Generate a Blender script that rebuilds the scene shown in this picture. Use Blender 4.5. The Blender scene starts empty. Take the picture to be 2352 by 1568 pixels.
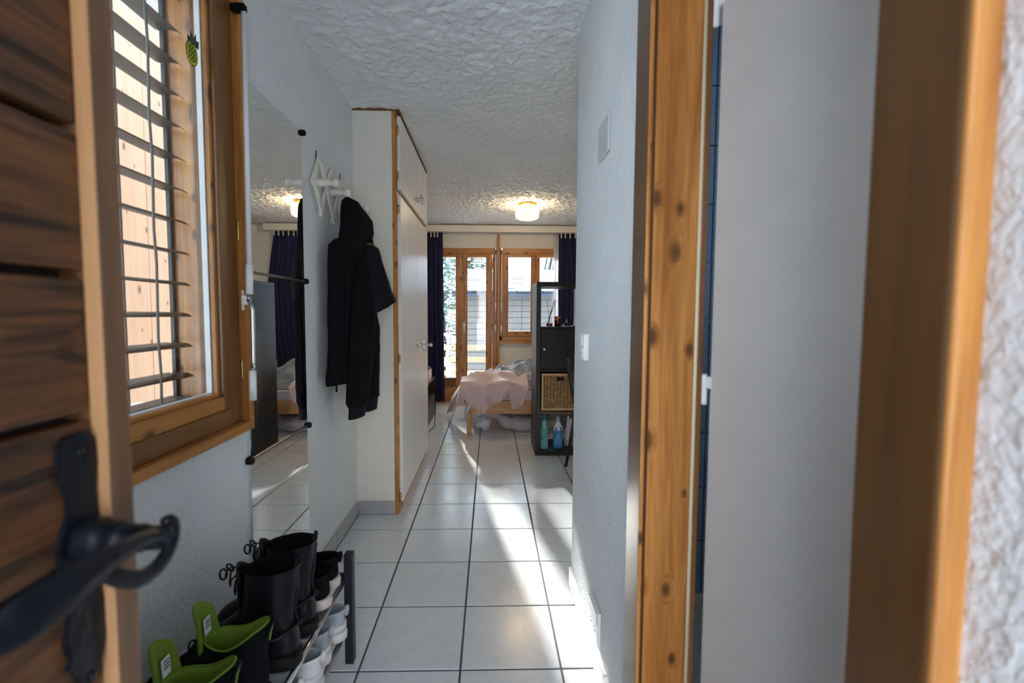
import bpy, bmesh, math, random
from mathutils import Vector, Matrix, noise as mnoise

# ------------------------------------------------------------------ scene, camera, light
SC = bpy.context.scene
COL = SC.collection
random.seed(7)
FPX, PPX, PPY, CAMZ = 1045.3, 1152.0, 784.0, 1.2          # 16 mm lens, in pixels of the 2352x1568 frame
dY = Vector(((1126 - PPX) / FPX, (720 - PPY) / FPX, 1)).normalized()
up = Vector((.0052, -1, 0)); up.z = -(up.x * dY.x + up.y * dY.y) / dY.z; up.normalize()
dX = dY.cross(up); dX = -dX if dX.x < 0 else dX
RW = Matrix((dX, dY, up))                                    # camera axes (x right, y down, z forward) -> world
cam_data = bpy.data.cameras.new('camera')
cam_data.sensor_width = 36; cam_data.lens = 36 * FPX / 2352
cam_data.shift_x = (1176 - PPX) / 2352
cam_data.clip_start = .02; cam_data.clip_end = 200
cam_data.dof.use_dof = True; cam_data.dof.focus_distance = 3.2; cam_data.dof.aperture_fstop = 3.2
cam = bpy.data.objects.new('camera', cam_data); COL.objects.link(cam)
cm = Matrix((RW.col[0], -RW.col[1], -RW.col[2])).transposed().to_4x4()
cm.translation = (0, 0, CAMZ); cam.matrix_world = cm
SC.camera = cam

world = bpy.data.worlds.new('world'); SC.world = world; world.use_nodes = True
bg = world.node_tree.nodes['Background']
bg.inputs[0].default_value = (.70, .845, 1.0, 1); bg.inputs[1].default_value = 1.12
sun_data = bpy.data.lights.new('sun', 'SUN'); sun_data.energy = 3.6; sun_data.angle = math.radians(1.2); sun_data.color = (1, .97, .92)
sun = bpy.data.objects.new('sun', sun_data); COL.objects.link(sun)
SUNDIR = Vector((-.19, 1, .385)).normalized()
sun.rotation_euler = SUNDIR.to_track_quat('Z', 'Y').to_euler(); sun.location = (-2, 9, 5)
vs = SC.view_settings
vs.view_transform = 'Standard'; vs.look = 'None'; vs.gamma = 1; vs.use_curve_mapping = False
vs.exposure = 2.2
SC.cycles.max_bounces = 10; SC.cycles.diffuse_bounces = 6; SC.cycles.glossy_bounces = 4; SC.cycles.transparent_max_bounces = 20
SC.cycles.sample_clamp_indirect = 6

# pixel of the photograph -> point on a known plane
def ray(x, y): return RW @ Vector(((x - PPX) / FPX, (y - PPY) / FPX, 1))
def onX(x, y, X): r = ray(x, y); return Vector((0, 0, CAMZ)) + r * (X / r.x)
def onY(x, y, Y): r = ray(x, y); return Vector((0, 0, CAMZ)) + r * (Y / r.y)
def onZ(x, y, Z=0): r = ray(x, y); return Vector((0, 0, CAMZ)) + r * ((Z - CAMZ) / r.z)

# ------------------------------------------------------------------ object helpers
def world_loc(o):
    L = o.location.copy()
    return L if o.parent is None else L + o.matrix_parent_inverse.translation + world_loc(o.parent)
def link(name, me, mat=None, parent=None, smooth=False, local=False):
    o = bpy.data.objects.new(name, me); COL.objects.link(o)
    if mat is not None and not me.materials: me.materials.append(mat)
    if smooth:
        for p in me.polygons: p.use_smooth = True
    if parent is not None:
        o.parent = parent
        if not local:
            o.matrix_parent_inverse = Matrix.Translation(-world_loc(parent))
    return o
def from_bm(name, bm, mat, parent=None, smooth=False, local=False):
    bmesh.ops.recalc_face_normals(bm, faces=bm.faces[:])
    me = bpy.data.meshes.new(name); bm.to_mesh(me); bm.free()
    return link(name, me, mat, parent, smooth, local)
def pydata(name, v, f, mat, parent=None, smooth=True, local=False):
    me = bpy.data.meshes.new(name); me.from_pydata([tuple(p) for p in v], [], f); me.update()
    bm = bmesh.new(); bm.from_mesh(me); bmesh.ops.recalc_face_normals(bm, faces=bm.faces[:]); bm.to_mesh(me); bm.free()
    return link(name, me, mat, parent, smooth, local)
def add_box(bm, x0, x1, y0, y1, z0, z1, bev=0, seg=1):
    r = bmesh.ops.create_cube(bm, size=1)
    for v in r['verts']:
        v.co = Vector((x0 + (v.co.x + .5) * (x1 - x0), y0 + (v.co.y + .5) * (y1 - y0), z0 + (v.co.z + .5) * (z1 - z0)))
    if bev:
        es = list({e for v in r['verts'] for e in v.link_edges})
        bmesh.ops.bevel(bm, geom=es, offset=bev, segments=seg, affect='EDGES', profile=.5)
def box(name, x0, x1, y0, y1, z0, z1, mat, parent=None, bev=.002, seg=1, local=False):
    bm = bmesh.new(); add_box(bm, x0, x1, y0, y1, z0, z1, bev, seg)
    return from_bm(name, bm, mat, parent, False, local)
def add_tube(bm, pts, r, n=8, cap=True, closed=False):
    pts = [Vector(p) for p in pts]; rs = r if isinstance(r, (list, tuple)) else [r] * len(pts)
    rings = []; prev = None
    for i, p in enumerate(pts):
        a = pts[i - 1] if i > 0 or closed else p
        b = pts[(i + 1) % len(pts)] if i < len(pts) - 1 or closed else p
        t = (b - a).normalized()
        if prev is None:
            s = Vector((0, 0, 1)) if abs(t.z) < .9 else Vector((1, 0, 0))
            u = t.cross(s).normalized()
        else:
            u = (prev - t * prev.dot(t)).normalized()
        prev = u; w = t.cross(u)
        rings.append([bm.verts.new(p + (u * math.cos(2 * math.pi * k / n) + w * math.sin(2 * math.pi * k / n)) * rs[i]) for k in range(n)])
    m = len(rings)
    for i in range(m if closed else m - 1):
        A, B = rings[i], rings[(i + 1) % m]
        for k in range(n): bm.faces.new((A[k], A[(k + 1) % n], B[(k + 1) % n], B[k]))
    if cap and not closed:
        bm.faces.new(rings[0][::-1]); bm.faces.new(rings[-1])
def tube(name, pts, r, mat, parent=None, n=8, local=False, closed=False):
    bm = bmesh.new(); add_tube(bm, pts, r, n, True, closed)
    return from_bm(name, bm, mat, parent, True, local)
def add_lathe(bm, prof, c=(0, 0, 0), n=20, axis='Z', sy=1):
    c = Vector(c); rings = []
    for r, h in prof:
        ring = []
        for k in range(n):
            a = 2 * math.pi * k / n; x, y = r * math.cos(a), r * math.sin(a) * sy
            p = {'Z': (x, y, h), 'X': (h, x, y), 'Y': (x, h, y)}[axis]
            ring.append(bm.verts.new(c + Vector(p)))
        rings.append(ring)
    for A, B in zip(rings, rings[1:]):
        for k in range(n): bm.faces.new((A[k], A[(k + 1) % n], B[(k + 1) % n], B[k]))
    bm.faces.new(rings[0]); bm.faces.new(rings[-1])
def lathe(name, prof, c, mat, parent=None, n=20, axis='Z', local=False, sy=1):
    bm = bmesh.new(); add_lathe(bm, prof, c, n, axis, sy)
    return from_bm(name, bm, mat, parent, True, local)
def add_prism(bm, outline, f0, f1):
    a = [bm.verts.new(f0(*p)) for p in outline]; b = [bm.verts.new(f1(*p)) for p in outline]
    n = len(a)
    for k in range(n): bm.faces.new((a[k], a[(k + 1) % n], b[(k + 1) % n], b[k]))
    bm.faces.new(a); bm.faces.new(b[::-1])
def grid(nu, nv, fn):
    v = [fn(i / (nu - 1), j / (nv - 1)) for j in range(nv) for i in range(nu)]
    f = [(j * nu + i, j * nu + i + 1, (j + 1) * nu + i + 1, (j + 1) * nu + i) for j in range(nv - 1) for i in range(nu - 1)]
    return v, f
def thick(o, t, off=0.0):
    m = o.modifiers.new('thickness', 'SOLIDIFY'); m.thickness = t; m.offset = off
def subsurf(o, n=1):
    m = o.modifiers.new('smooth', 'SUBSURF'); m.levels = n; m.render_levels = n
def tag(o, label, cat, group=None):
    o['label'] = label; o['category'] = cat
    if group: o['group'] = group
    return o
def empty(name, loc=(0, 0, 0), rz=0, label=None, cat=None, group=None):
    o = bpy.data.objects.new(name, None); COL.objects.link(o); o.empty_display_size = .05
    o.location = loc; o.rotation_euler.z = rz
    if label: tag(o, label, cat, group)
    return o
def struct(o, label=None):
    o['kind'] = 'structure'
    if label: o['label'] = label
    return o
def copy_tree(o, parent=None):
    c = o.copy(); COL.objects.link(c); c.parent = parent
    for ch in list(o.children): copy_tree(ch, c)
    return c
def nz(x, y=0, z=0): return mnoise.noise(Vector((x, y, z)))

# ------------------------------------------------------------------ materials
class N:
    def __init__(s, name):
        s.m = bpy.data.materials.new(name); s.m.use_nodes = True; s.t = s.m.node_tree; s.t.nodes.clear()
        s.out = s.a('ShaderNodeOutputMaterial')
    def a(s, ty, **kw):
        n = s.t.nodes.new(ty)
        for k, v in kw.items(): setattr(n, k, v)
        return n
    def l(s, a, b): s.t.links.new(a, b)
    def coords(s, scale=(1, 1, 1), rot=(0, 0, 0), loc=(0, 0, 0)):
        tc = s.a('ShaderNodeTexCoord'); mp = s.a('ShaderNodeMapping')
        mp.inputs['Scale'].default_value = scale; mp.inputs['Rotation'].default_value = rot; mp.inputs['Location'].default_value = loc
        s.l(tc.outputs['Object'], mp.inputs[0]); return mp.outputs[0]
    def noise(s, vec, scale=5, detail=3, rough=.5, dist=0):
        n = s.a('ShaderNodeTexNoise'); n.inputs['Scale'].default_value = scale; n.inputs['Detail'].default_value = detail
        n.inputs['Roughness'].default_value = rough; n.inputs['Distortion'].default_value = dist
        if vec: s.l(vec, n.inputs['Vector'])
        return n.outputs['Fac']
    def ramp(s, fac, stops):
        n = s.a('ShaderNodeValToRGB'); e = n.color_ramp.elements
        while len(e) < len(stops): e.new(.5)
        for el, (p, c) in zip(e, stops): el.position = p; el.color = (*c, 1) if len(c) == 3 else c
        s.l(fac, n.inputs[0]); return n.outputs[0]
    def math(s, op, a, b=None, clamp=False):
        n = s.a('ShaderNodeMath', operation=op); n.use_clamp = clamp
        for i, v in enumerate((a, b)):
            if v is None: continue
            if isinstance(v, (int, float)): n.inputs[i].default_value = v
            else: s.l(v, n.inputs[i])
        return n.outputs[0]
    def mix(s, fac, a, b, mode='MIX'):
        n = s.a('ShaderNodeMix', data_type='RGBA', blend_type=mode)
        for sock, v in ((n.inputs[0], fac), (n.inputs[6], a), (n.inputs[7], b)):
            if isinstance(v, (int, float)): sock.default_value = v
            elif isinstance(v, tuple): sock.default_value = (*v, 1)
            else: s.l(v, sock)
        return n.outputs[2]
    def bump(s, h, strength=.3, dist=.01, normal=None):
        n = s.a('ShaderNodeBump'); n.inputs['Strength'].default_value = strength; n.inputs['Distance'].default_value = dist
        s.l(h, n.inputs['Height'])
        if normal: s.l(normal, n.inputs['Normal'])
        return n.outputs[0]
    def bsdf(s, col, rough=.5, metal=0, normal=None, **kw):
        n = s.a('ShaderNodeBsdfPrincipled')
        for sock, v in ((n.inputs['Base Color'], col), (n.inputs['Roughness'], rough), (n.inputs['Metallic'], metal)):
            if isinstance(v, (int, float)): sock.default_value = v
            elif isinstance(v, tuple): sock.default_value = (*v, 1)
            else: s.l(v, sock)
        for k, v in kw.items():
            sk = n.inputs[k]
            if isinstance(v, tuple) and len(v) == 3 and len(sk.default_value) == 4: v = (*v, 1)
            sk.default_value = v
        if normal: s.l(normal, n.inputs['Normal'])
        s.l(n.outputs[0], s.out.inputs[0]); return n
def plain(name, col, rough=.5, metal=0, var=.06, vscale=8, bump=0, bscale=60, **kw):
    s = N(name); v = s.coords()
    n = s.noise(v, vscale, 3)
    lo = tuple(max(0, c * (1 - var)) for c in col); hi = tuple(min(1, c * (1 + var)) for c in col)
    c = s.ramp(n, [(.3, lo), (.7, hi)])
    nm = s.bump(s.noise(v, bscale, 2), bump, .004) if bump else None
    s.bsdf(c, rough, metal, nm, **kw); return s.m
def wood(name, light, dark, axis='Z', fine=1.0, rough=.42, knots=.5, kscale=1.0, kcol=(.08, .03, .012), coat=.15, contrast=1.0, seed=0.0, bump=.12, spec=.5):
    s = N(name); st = {'X': (1.6, 26, 26), 'Y': (26, 1.6, 26), 'Z': (26, 26, 1.6)}[axis]
    k = {'X': (6, 11, 11), 'Y': (11, 6, 11), 'Z': (11, 11, 6)}[axis]
    loc = (seed * 3.1, seed * 1.7, seed * 2.3)
    vk = s.coords(tuple(a * kscale for a in k), loc=loc)
    vor = s.a('ShaderNodeTexVoronoi'); vor.voronoi_dimensions = '2D'; vor.inputs['Scale'].default_value = 1; vor.inputs['Randomness'].default_value = 1
    sx = s.a('ShaderNodeSeparateXYZ'); s.l(vk, sx.inputs[0]); i0, i1, i2 = {'X': (1, 2, 0), 'Y': (0, 2, 1), 'Z': (0, 1, 2)}[axis]
    c2 = s.a('ShaderNodeCombineXYZ'); s.l(s.math('ADD', sx.outputs[i0], sx.outputs[i1]), c2.inputs[0]); s.l(sx.outputs[i2], c2.inputs[1])   # knots run through the board
    s.l(c2.outputs[0], vor.inputs['Vector'])
    sep = s.a('ShaderNodeSeparateColor'); s.l(vor.outputs['Color'], sep.inputs[0])
    pick = s.math('GREATER_THAN', sep.outputs[0], 1 - knots)
    d = s.math('ADD', vor.outputs['Distance'], s.math('MULTIPLY', s.math('SUBTRACT', 1, pick), 5))
    sz = s.math('MULTIPLY', s.math('ADD', sep.outputs[1], .40), .135)
    knot = s.math('SUBTRACT', 1, s.math('DIVIDE', d, sz), clamp=True)
    halo = s.math('SUBTRACT', 1, s.math('DIVIDE', d, s.math('MULTIPLY', sz, 1.9)), clamp=True)
    vg = s.coords(tuple(a * fine for a in st), loc=loc)
    off = s.a('ShaderNodeVectorMath', operation='ADD'); s.l(vg, off.inputs[0])
    cb = s.a('ShaderNodeCombineXYZ'); hm = s.math('MULTIPLY', halo, .8)
    for i in range(3): s.l(hm, cb.inputs[i])
    s.l(cb.outputs[0], off.inputs[1])
    g1 = s.noise(off.outputs[0], 1.0, 5, .62, .6)
    g2 = s.noise(off.outputs[0], 4.0, 3, .6, .3)
    g = s.math('ADD', s.math('MULTIPLY', g1, .72), s.math('MULTIPLY', g2, .28))
    mid = tuple((a + b) / 2 for a, b in zip(light, dark))
    c = s.ramp(g, [(.5 - .17 / contrast, dark), (.5, mid), (.5 + .16 / contrast, light)])
    c = s.mix(s.math('MULTIPLY', halo, .55), c, tuple(x * .62 for x in dark))
    c = s.mix(s.math('MULTIPLY', s.math('POWER', knot, .35), .93), c, kcol)
    s.bsdf(c, rough, 0, s.bump(g, bump, .003), **{'Coat Weight': coat, 'Coat Roughness': .25, 'Specular IOR Level': spec}); return s.m
def plaster(name, col, scale=55, strength=.35, dist=.006, rough=.85, var=.04, lump=0, lscale=14):
    s = N(name); v = s.coords()
    h = s.noise(v, scale, 4, .6, .4)
    if lump:
        h2 = s.noise(v, lscale, 3, .55, 1.2); h = s.math('ADD', s.math('MULTIPLY', h, .45), s.math('MULTIPLY', h2, lump))
    n = s.noise(v, 3, 3)
    c = s.ramp(n, [(.3, tuple(x * (1 - var) for x in col)), (.7, tuple(min(1, x * (1 + var)) for x in col))])
    s.bsdf(c, rough, 0, s.bump(h, strength, dist)); return s.m
def glass(name, tint=(1, 1, 1), refl=1.0):
    s = N(name); tr = s.a('ShaderNodeBsdfTransparent'); tr.inputs[0].default_value = (*tint, 1)
    gl = s.a('ShaderNodeBsdfGlossy'); gl.inputs['Roughness'].default_value = .0
    lw = s.a('ShaderNodeLayerWeight'); lw.inputs[0].default_value = .5      # Schlick reflectance of a thin pane, same from both sides
    f = s.math('MULTIPLY', s.math('ADD', s.math('MULTIPLY', s.math('POWER', lw.outputs['Facing'], 5.0), .96), .04), refl, clamp=True)
    mx = s.a('ShaderNodeMixShader'); s.l(f, mx.inputs[0]); s.l(tr.outputs[0], mx.inputs[1]); s.l(gl.outputs[0], mx.inputs[2])
    s.l(mx.outputs[0], s.out.inputs[0]); return s.m
def emit(name, col, strength):
    s = N(name); e = s.a('ShaderNodeEmission'); e.inputs[0].default_value = (*col, 1); e.inputs[1].default_value = strength
    s.l(e.outputs[0], s.out.inputs[0]); return s.m

M = {}
M['wall'] = plaster('white_wall_plaster', (.78, .80, .81), 70, .8, .008)
M['wall_smooth'] = plaster('smooth_cream_paint', (.82, .80, .73), 90, .05, .002)
M['wall_rough'] = plaster('rough_white_plaster', (.80, .82, .84), 80, 1.0, .012, lump=.5, lscale=30)
M['ceiling'] = plaster('stucco_ceiling', (.80, .81, .81), 26, .75, .022, lump=.8, lscale=11)
M['snow'] = plaster('snow', (.90, .92, .95), 6, .3, .03)
PL, PD = (.64, .285, .066), (.33, .112, .017)
M['pine_z'] = wood('orange_pine_upright', PL, PD, 'Z', knots=.50, kscale=1.1, contrast=1.3)
M['pine_y'] = wood('orange_pine_lengthwise', PL, PD, 'Y', knots=.3, kscale=1.1, seed=.37)
M['pine_x'] = wood('orange_pine_crosswise', PL, PD, 'X', knots=.3, kscale=1.1, seed=.81)
WL, WD = (.26, .115, .028), (.14, .050, .011)
M['brown_z'] = wood('brown_pine_upright', WL, WD, 'Z', knots=.14, kscale=1.0, seed=.2)
M['brown_y'] = wood('brown_pine_lengthwise', WL, WD, 'Y', knots=.2, kscale=1.0, seed=.6)
M['casing_z'] = wood('shaded_casing_wood', (.135, .058, .011), (.075, .028, .005), 'Z', knots=.12, kscale=.9, seed=.33, rough=.35)  # casing pine darkened in colour to stand for the shade on these faces
M['casing_y'] = wood('shaded_head_wood', (.135, .058, .011), (.075, .028, .005), 'Y', knots=.12, kscale=.9, seed=.73, rough=.35)  # same shade put into the colour of the head casing
M['door_wood'] = wood('dark_brushed_door_wood', (.135, .050, .014), (.007, .003, .0015), 'Y', fine=1.9, rough=.5, knots=.25, kscale=.7, coat=.1, contrast=1.6, seed=.5, bump=.8)
M['door_edge'] = wood('door_edge_wood', (.20, .10, .045), (.09, .038, .015), 'Z', fine=1.4, knots=.1, seed=.9)
M['lip'] = wood('door_lip_wood', (.46, .25, .115), (.34, .17, .07), 'Z', knots=.05, coat=0, seed=.65)
M['bare_board'] = wood('bare_larch_board', (.66, .42, .28), (.54, .32, .20), 'Z', knots=.2, kscale=1.2, coat=0, seed=.15)
M['bed_wood'] = wood('oiled_bed_wood', (.62, .36, .15), (.42, .20, .07), 'X', knots=.2, seed=.44)
M['bed_wood_z'] = wood('oiled_bed_post_wood', (.62, .36, .15), (.42, .20, .07), 'Z', knots=.2, seed=.44)
M['box_wood'] = wood('pale_box_wood', (.66, .44, .25), (.50, .30, .15), 'Y', knots=.2, seed=.24)
M['white_lacquer'] = plain('white_lacquer', (.84, .83, .80), .28, var=.02)
M['cream_lacquer'] = plain('cream_lacquer', (.83, .80, .71), .22, var=.02)
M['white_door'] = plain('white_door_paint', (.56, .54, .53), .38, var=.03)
M['peg_white'] = plain('cream_peg_paint', (.82, .77, .68), .38, var=.05)
M['white_plastic'] = plain('white_plastic', (.84, .85, .86), .32, var=.01)
M['grey_plastic'] = plain('grey_plastic', (.55, .57, .58), .4, var=.02)
M['iron'] = plain('blackened_iron', (.007, .009, .013), .30, .15, var=.25, vscale=30, bump=.35, bscale=45, **{'Specular IOR Level': .25})
M['chrome'] = plain('brushed_chrome', (.66, .66, .66), .18, 1, var=.03)
M['steel_dark'] = plain('dull_steel', (.34, .33, .32), .28, 1, var=.05)
M['brass'] = plain('aged_brass', (.52, .36, .13), .3, 1, var=.1, vscale=40)
M['black_metal'] = plain('black_painted_metal', (.012, .012, .014), .36, 0, var=.1)
M['post_grey'] = plain('anthracite_post_paint', (.016, .019, .025), .42, var=.1, **{'Specular IOR Level': .3})
M['black_rubber'] = plain('black_rubber', (.006, .006, .006), .6, var=.2, bump=.2, bscale=120, **{'Specular IOR Level': .2})
M['seal'] = plain('cream_rubber_seal', (.74, .66, .46), .5, var=.03)
M['dark_gap'] = plain('dark_recess', (.012, .010, .008), .9, var=.1)
M['baseboard'] = plain('grey_baseboard_tile', (.42, .42, .43), .35, var=.07, vscale=18)
M['baseboard_w'] = plain('white_baseboard_tile', (.80, .80, .80), .3, var=.03)
M['grout'] = plain('dark_grout', (.085, .09, .095), .9, var=.2, vscale=40)
M['blue_tile'] = plain('blue_bathroom_tile', (.16, .24, .34), .15, var=.1)
M['glass'] = glass('window_glass', (.97, .985, .98), 1.0)
M['spacer'] = plain('lit_aluminium', (.86, .88, .90), .5, 0, var=.03)  # aluminium whitened to stand for the daylight it catches
M['slat'] = plain('dark_grey_blind_slat', (.045, .046, .050), .5, .0, var=.08)
M['guide'] = plain('black_blind_guide', (.012, .013, .015), .5)
M['cord'] = plain('grey_blind_cord', (.22, .22, .21), .7)
M['furn'] = wood('black_brown_laminate', (.030, .028, .028), (.012, .011, .011), 'Z', fine=2, rough=.34, knots=0, coat=0, bump=.05, spec=.22)
M['navy'] = plain('navy_curtain_fabric', (.012, .014, .065), .9, var=.25, bump=.25, bscale=350)
M['tape'] = plain('cream_header_tape', (.72, .66, .56), .8)
M['black_fabric'] = plain('black_jersey', (.006, .006, .008), .95, var=.25, bump=.3, bscale=300, **{'Specular IOR Level': .12})
M['black_nylon'] = plain('black_nylon', (.006, .007, .012), .6, var=.25, bump=.25, bscale=60, **{'Specular IOR Level': .15})
M['black_leather'] = plain('black_leather', (.006, .006, .009), .36, var=.3, bump=.25, bscale=90, **{'Specular IOR Level': .25})
M['lime_fabric'] = plain('lime_mesh_lining', (.17, .27, .02), .9, var=.12, bump=.4, bscale=420)
M['white_leather'] = plain('white_shoe_leather', (.70, .70, .70), .45, var=.05)
M['grey_suede'] = plain('pale_grey_shoe_fabric', (.40, .44, .47), .8, var=.08)
M['white_sole'] = plain('white_rubber_sole', (.72, .69, .66), .55, var=.08, vscale=25)
M['pink_sole'] = plain('pale_pink_sole', (.66, .56, .53), .55, var=.1, vscale=25)
M['dark_lining'] = plain('dark_lining', (.006, .006, .007), .95, **{'Specular IOR Level': .1})
s = N('marbled_floor_tile')
v = s.coords((1, 1, 1)); oi = s.a('ShaderNodeObjectInfo')
sh = s.a('ShaderNodeVectorMath', operation='ADD'); cb = s.a('ShaderNodeCombineXYZ')
for i in range(3): s.l(s.math('MULTIPLY', oi.outputs['Random'], 37.0 + 11 * i), cb.inputs[i])
s.l(v, sh.inputs[0]); s.l(cb.outputs[0], sh.inputs[1])
w = s.noise(sh.outputs[0], 3.2, 5, .6, 1.6)
c = s.ramp(w, [(.25, (.67, .695, .72)), (.46, (.75, .77, .79)), (.52, (.70, .72, .745)), (.62, (.755, .775, .795)), (.80, (.70, .72, .745))])
s.bsdf(c, s.ramp(s.noise(sh.outputs[0], 6, 3), [(.3, (.18, .18, .18)), (.7, (.26, .26, .26))]), 0, s.bump(s.noise(sh.outputs[0], 7, 2), .03, .006), **{'Specular IOR Level': .75})
M['tile'] = s.m
s = N('silvered_mirror'); g = s.a('ShaderNodeBsdfGlossy'); g.inputs[0].default_value = (.88, .90, .90, 1); g.inputs['Roughness'].default_value = .004
s.l(g.outputs[0], s.out.inputs[0]); M['mirror'] = s.m
s = N('sheer_curtain_fabric'); tr = s.a('ShaderNodeBsdfTransparent'); tl = s.a('ShaderNodeBsdfTranslucent'); df = s.a('ShaderNodeBsdfDiffuse')
for b in (tl, df): b.inputs[0].default_value = (.92, .93, .96, 1)
m1 = s.a('ShaderNodeMixShader'); s.l(tl.outputs[0], m1.inputs[1]); s.l(df.outputs[0], m1.inputs[2])
m2 = s.a('ShaderNodeMixShader'); m2.inputs[0].default_value = .72; s.l(tr.outputs[0], m2.inputs[1]); s.l(m1.outputs[0], m2.inputs[2]); s.l(m2.outputs[0], s.out.inputs[0])
M['sheer'] = s.m
# ------------------------------------------------------------------ the shell
WL_X, WR_X, CEIL = -.787, .365, 2.36
def wall(name, boxes, mat, parent=None):
    bm = bmesh.new()
    for b in boxes: add_box(bm, *b)
    o = from_bm(name, bm, mat, parent)
    return struct(o) if parent is None else o
floor = struct(box('floor', -1.4, 2.4, -.72, 6.42, -.10, -.003, M['grout'], None, 0))
ceil = wall('ceiling', [(-1.4, 2.4, -.72, 6.42, CEIL + .004, CEIL + .15)], M['ceiling'])
def stucco(u, t):
    x, y = -.82 + 2.25 * u, .75 + 5.43 * t
    w = .8 * nz(x * 8, y * 8, 4.0)
    n1_ = nz(x * 30 + w, y * 36 - w, 1.5); n2_ = nz(x * 62, y * 62, 7.7)
    h = .0075 * max(0, min(1, (n1_ + .08) * 2.2)) + .003 * n2_
    return Vector((x, y, CEIL - h))
v, f = grid(290, 700, stucco)
pydata('stucco_coat', v, f, M['ceiling'], ceil, True)
WO = -1.012
wall('wall_left', [(WO, WL_X, -.72, .40, -.05, CEIL), (WO, WL_X, 1.50, 2.68, -.05, CEIL),
                   (WO, WL_X, .40, 1.50, -.05, .86), (WO, WL_X, .40, 1.50, 2.19, CEIL)], M['wall'])
wall('wall_right', [(.372, .485, -.72, .352, -.05, CEIL), (WR_X, .485, 1.09, 1.95, -.05, CEIL), (.372, .485, .352, 1.09, 2.06, CEIL)], M['wall_rough'])
wall('wall_partition', [(.485, 2.4, 1.84, 1.95, -.05, CEIL)], M['wall'])
wall('wall_front', [(WO, -.42, -.72, -.44, -.05, CEIL), (-.42, .372, -.72, -.44, 2.08, CEIL), (.485, 2.2, -.72, -.44, -.05, CEIL)], M['wall'])
wall('wall_bathroom', [(1.7, 1.8, -.44, .75, -.05, CEIL), (1.7, 1.8, 1.40, 1.84, -.05, CEIL), (1.7, 1.8, .75, 1.40, -.05, 1.05), (1.7, 1.8, .75, 1.40, 2.0, CEIL)], M['wall'])
w3 = struct(empty('added_bath_window', (1.75, 1.07, 1.05)))  # unseen window, added to let daylight into the bathroom
for a in ((1.72, 1.78, .75, .80, 1.05, 2.0), (1.72, 1.78, 1.35, 1.40, 1.05, 2.0), (1.72, 1.78, .80, 1.35, 1.05, 1.10), (1.72, 1.78, .80, 1.35, 1.95, 2.0)): box('frame_board', *a, M['pine_z'], w3)
box('pane', 1.748, 1.752, .80, 1.35, 1.10, 1.95, M['glass'], w3, 0)
wall('wall_alcove', [(-1.4, -1.14, 2.68, 6.42, -.05, CEIL), (-1.14, WO, 2.56, 2.68, -.05, CEIL)], M['wall'])
wall('wall_room', [(2.2, 2.4, 1.95, 6.42, -.05, CEIL)], M['wall'])
wall('wall_back', [(-1.14, -.96, 6.17, 6.42, -.05, CEIL), (1.06, 2.2, 6.17, 6.42, -.05, CEIL), (-.96, 1.06, 6.17, 6.42, 2.07, CEIL),
                   (.09, 1.06, 6.17, 6.42, -.05, .80)], M['wall_smooth'])

# floor tiles, each its own piece, clipped to the rooms
TX, TY, GAP = .3425, .336, .0035
gx0, gy0 = -.097 - 4 * TX, 1.469 - 6 * TY
def tile_mesh(x0, x1, y0, y1):
    bm = bmesh.new(); b = .0022
    ring = lambda d, z: [bm.verts.new(p) for p in ((x0 + d, y0 + d, z), (x1 - d, y0 + d, z), (x1 - d, y1 - d, z), (x0 + d, y1 - d, z))]
    A, B, C = ring(0, -.008), ring(0, -b), ring(b, 0)
    for P, Q in ((A, B), (B, C)):
        for k in range(4): bm.faces.new((P[k], P[(k + 1) % 4], Q[(k + 1) % 4], Q[k]))
    bm.faces.new(C); return bm
regions = [(WL_X, WR_X, -.44, 1.95), (WL_X, 2.2, 1.95, 2.68), (-1.14, 2.2, 2.68, 6.17)]
full = None
for j in range(21):
    for i in range(11):
        X0, X1 = gx0 + i * TX + GAP, gx0 + (i + 1) * TX - GAP
        Y0, Y1 = gy0 + j * TY + GAP, gy0 + (j + 1) * TY - GAP
        done = None
        for r in regions:
            a, b, c, d = max(X0, r[0]), min(X1, r[1]), max(Y0, r[2]), min(Y1, r[3])
            if b - a < .01 or d - c < .01: continue
            if done: done = (min(done[0], a), max(done[1], b), min(done[2], c), max(done[3], d))
            else: done = (a, b, c, d)
        if not done: continue
        a, b, c, d = done
        if b - a > TX - 2 * GAP - 1e-4 and d - c > TY - 2 * GAP - 1e-4:
            if full is None:
                full = bpy.data.meshes.new('tile'); bm = tile_mesh(0, TX - 2 * GAP, 0, TY - 2 * GAP); bmesh.ops.recalc_face_normals(bm, faces=bm.faces[:]); bm.to_mesh(full); bm.free(); full.materials.append(M['tile'])
            o = bpy.data.objects.new('tile', full); COL.objects.link(o); o.parent = floor; o.location = (X0, Y0, 0)
        else:
            bm = tile_mesh(0, b - a, 0, d - c); o = from_bm('tile', bm, M['tile'], floor, local=True); o.location = (a, c, 0)

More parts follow.
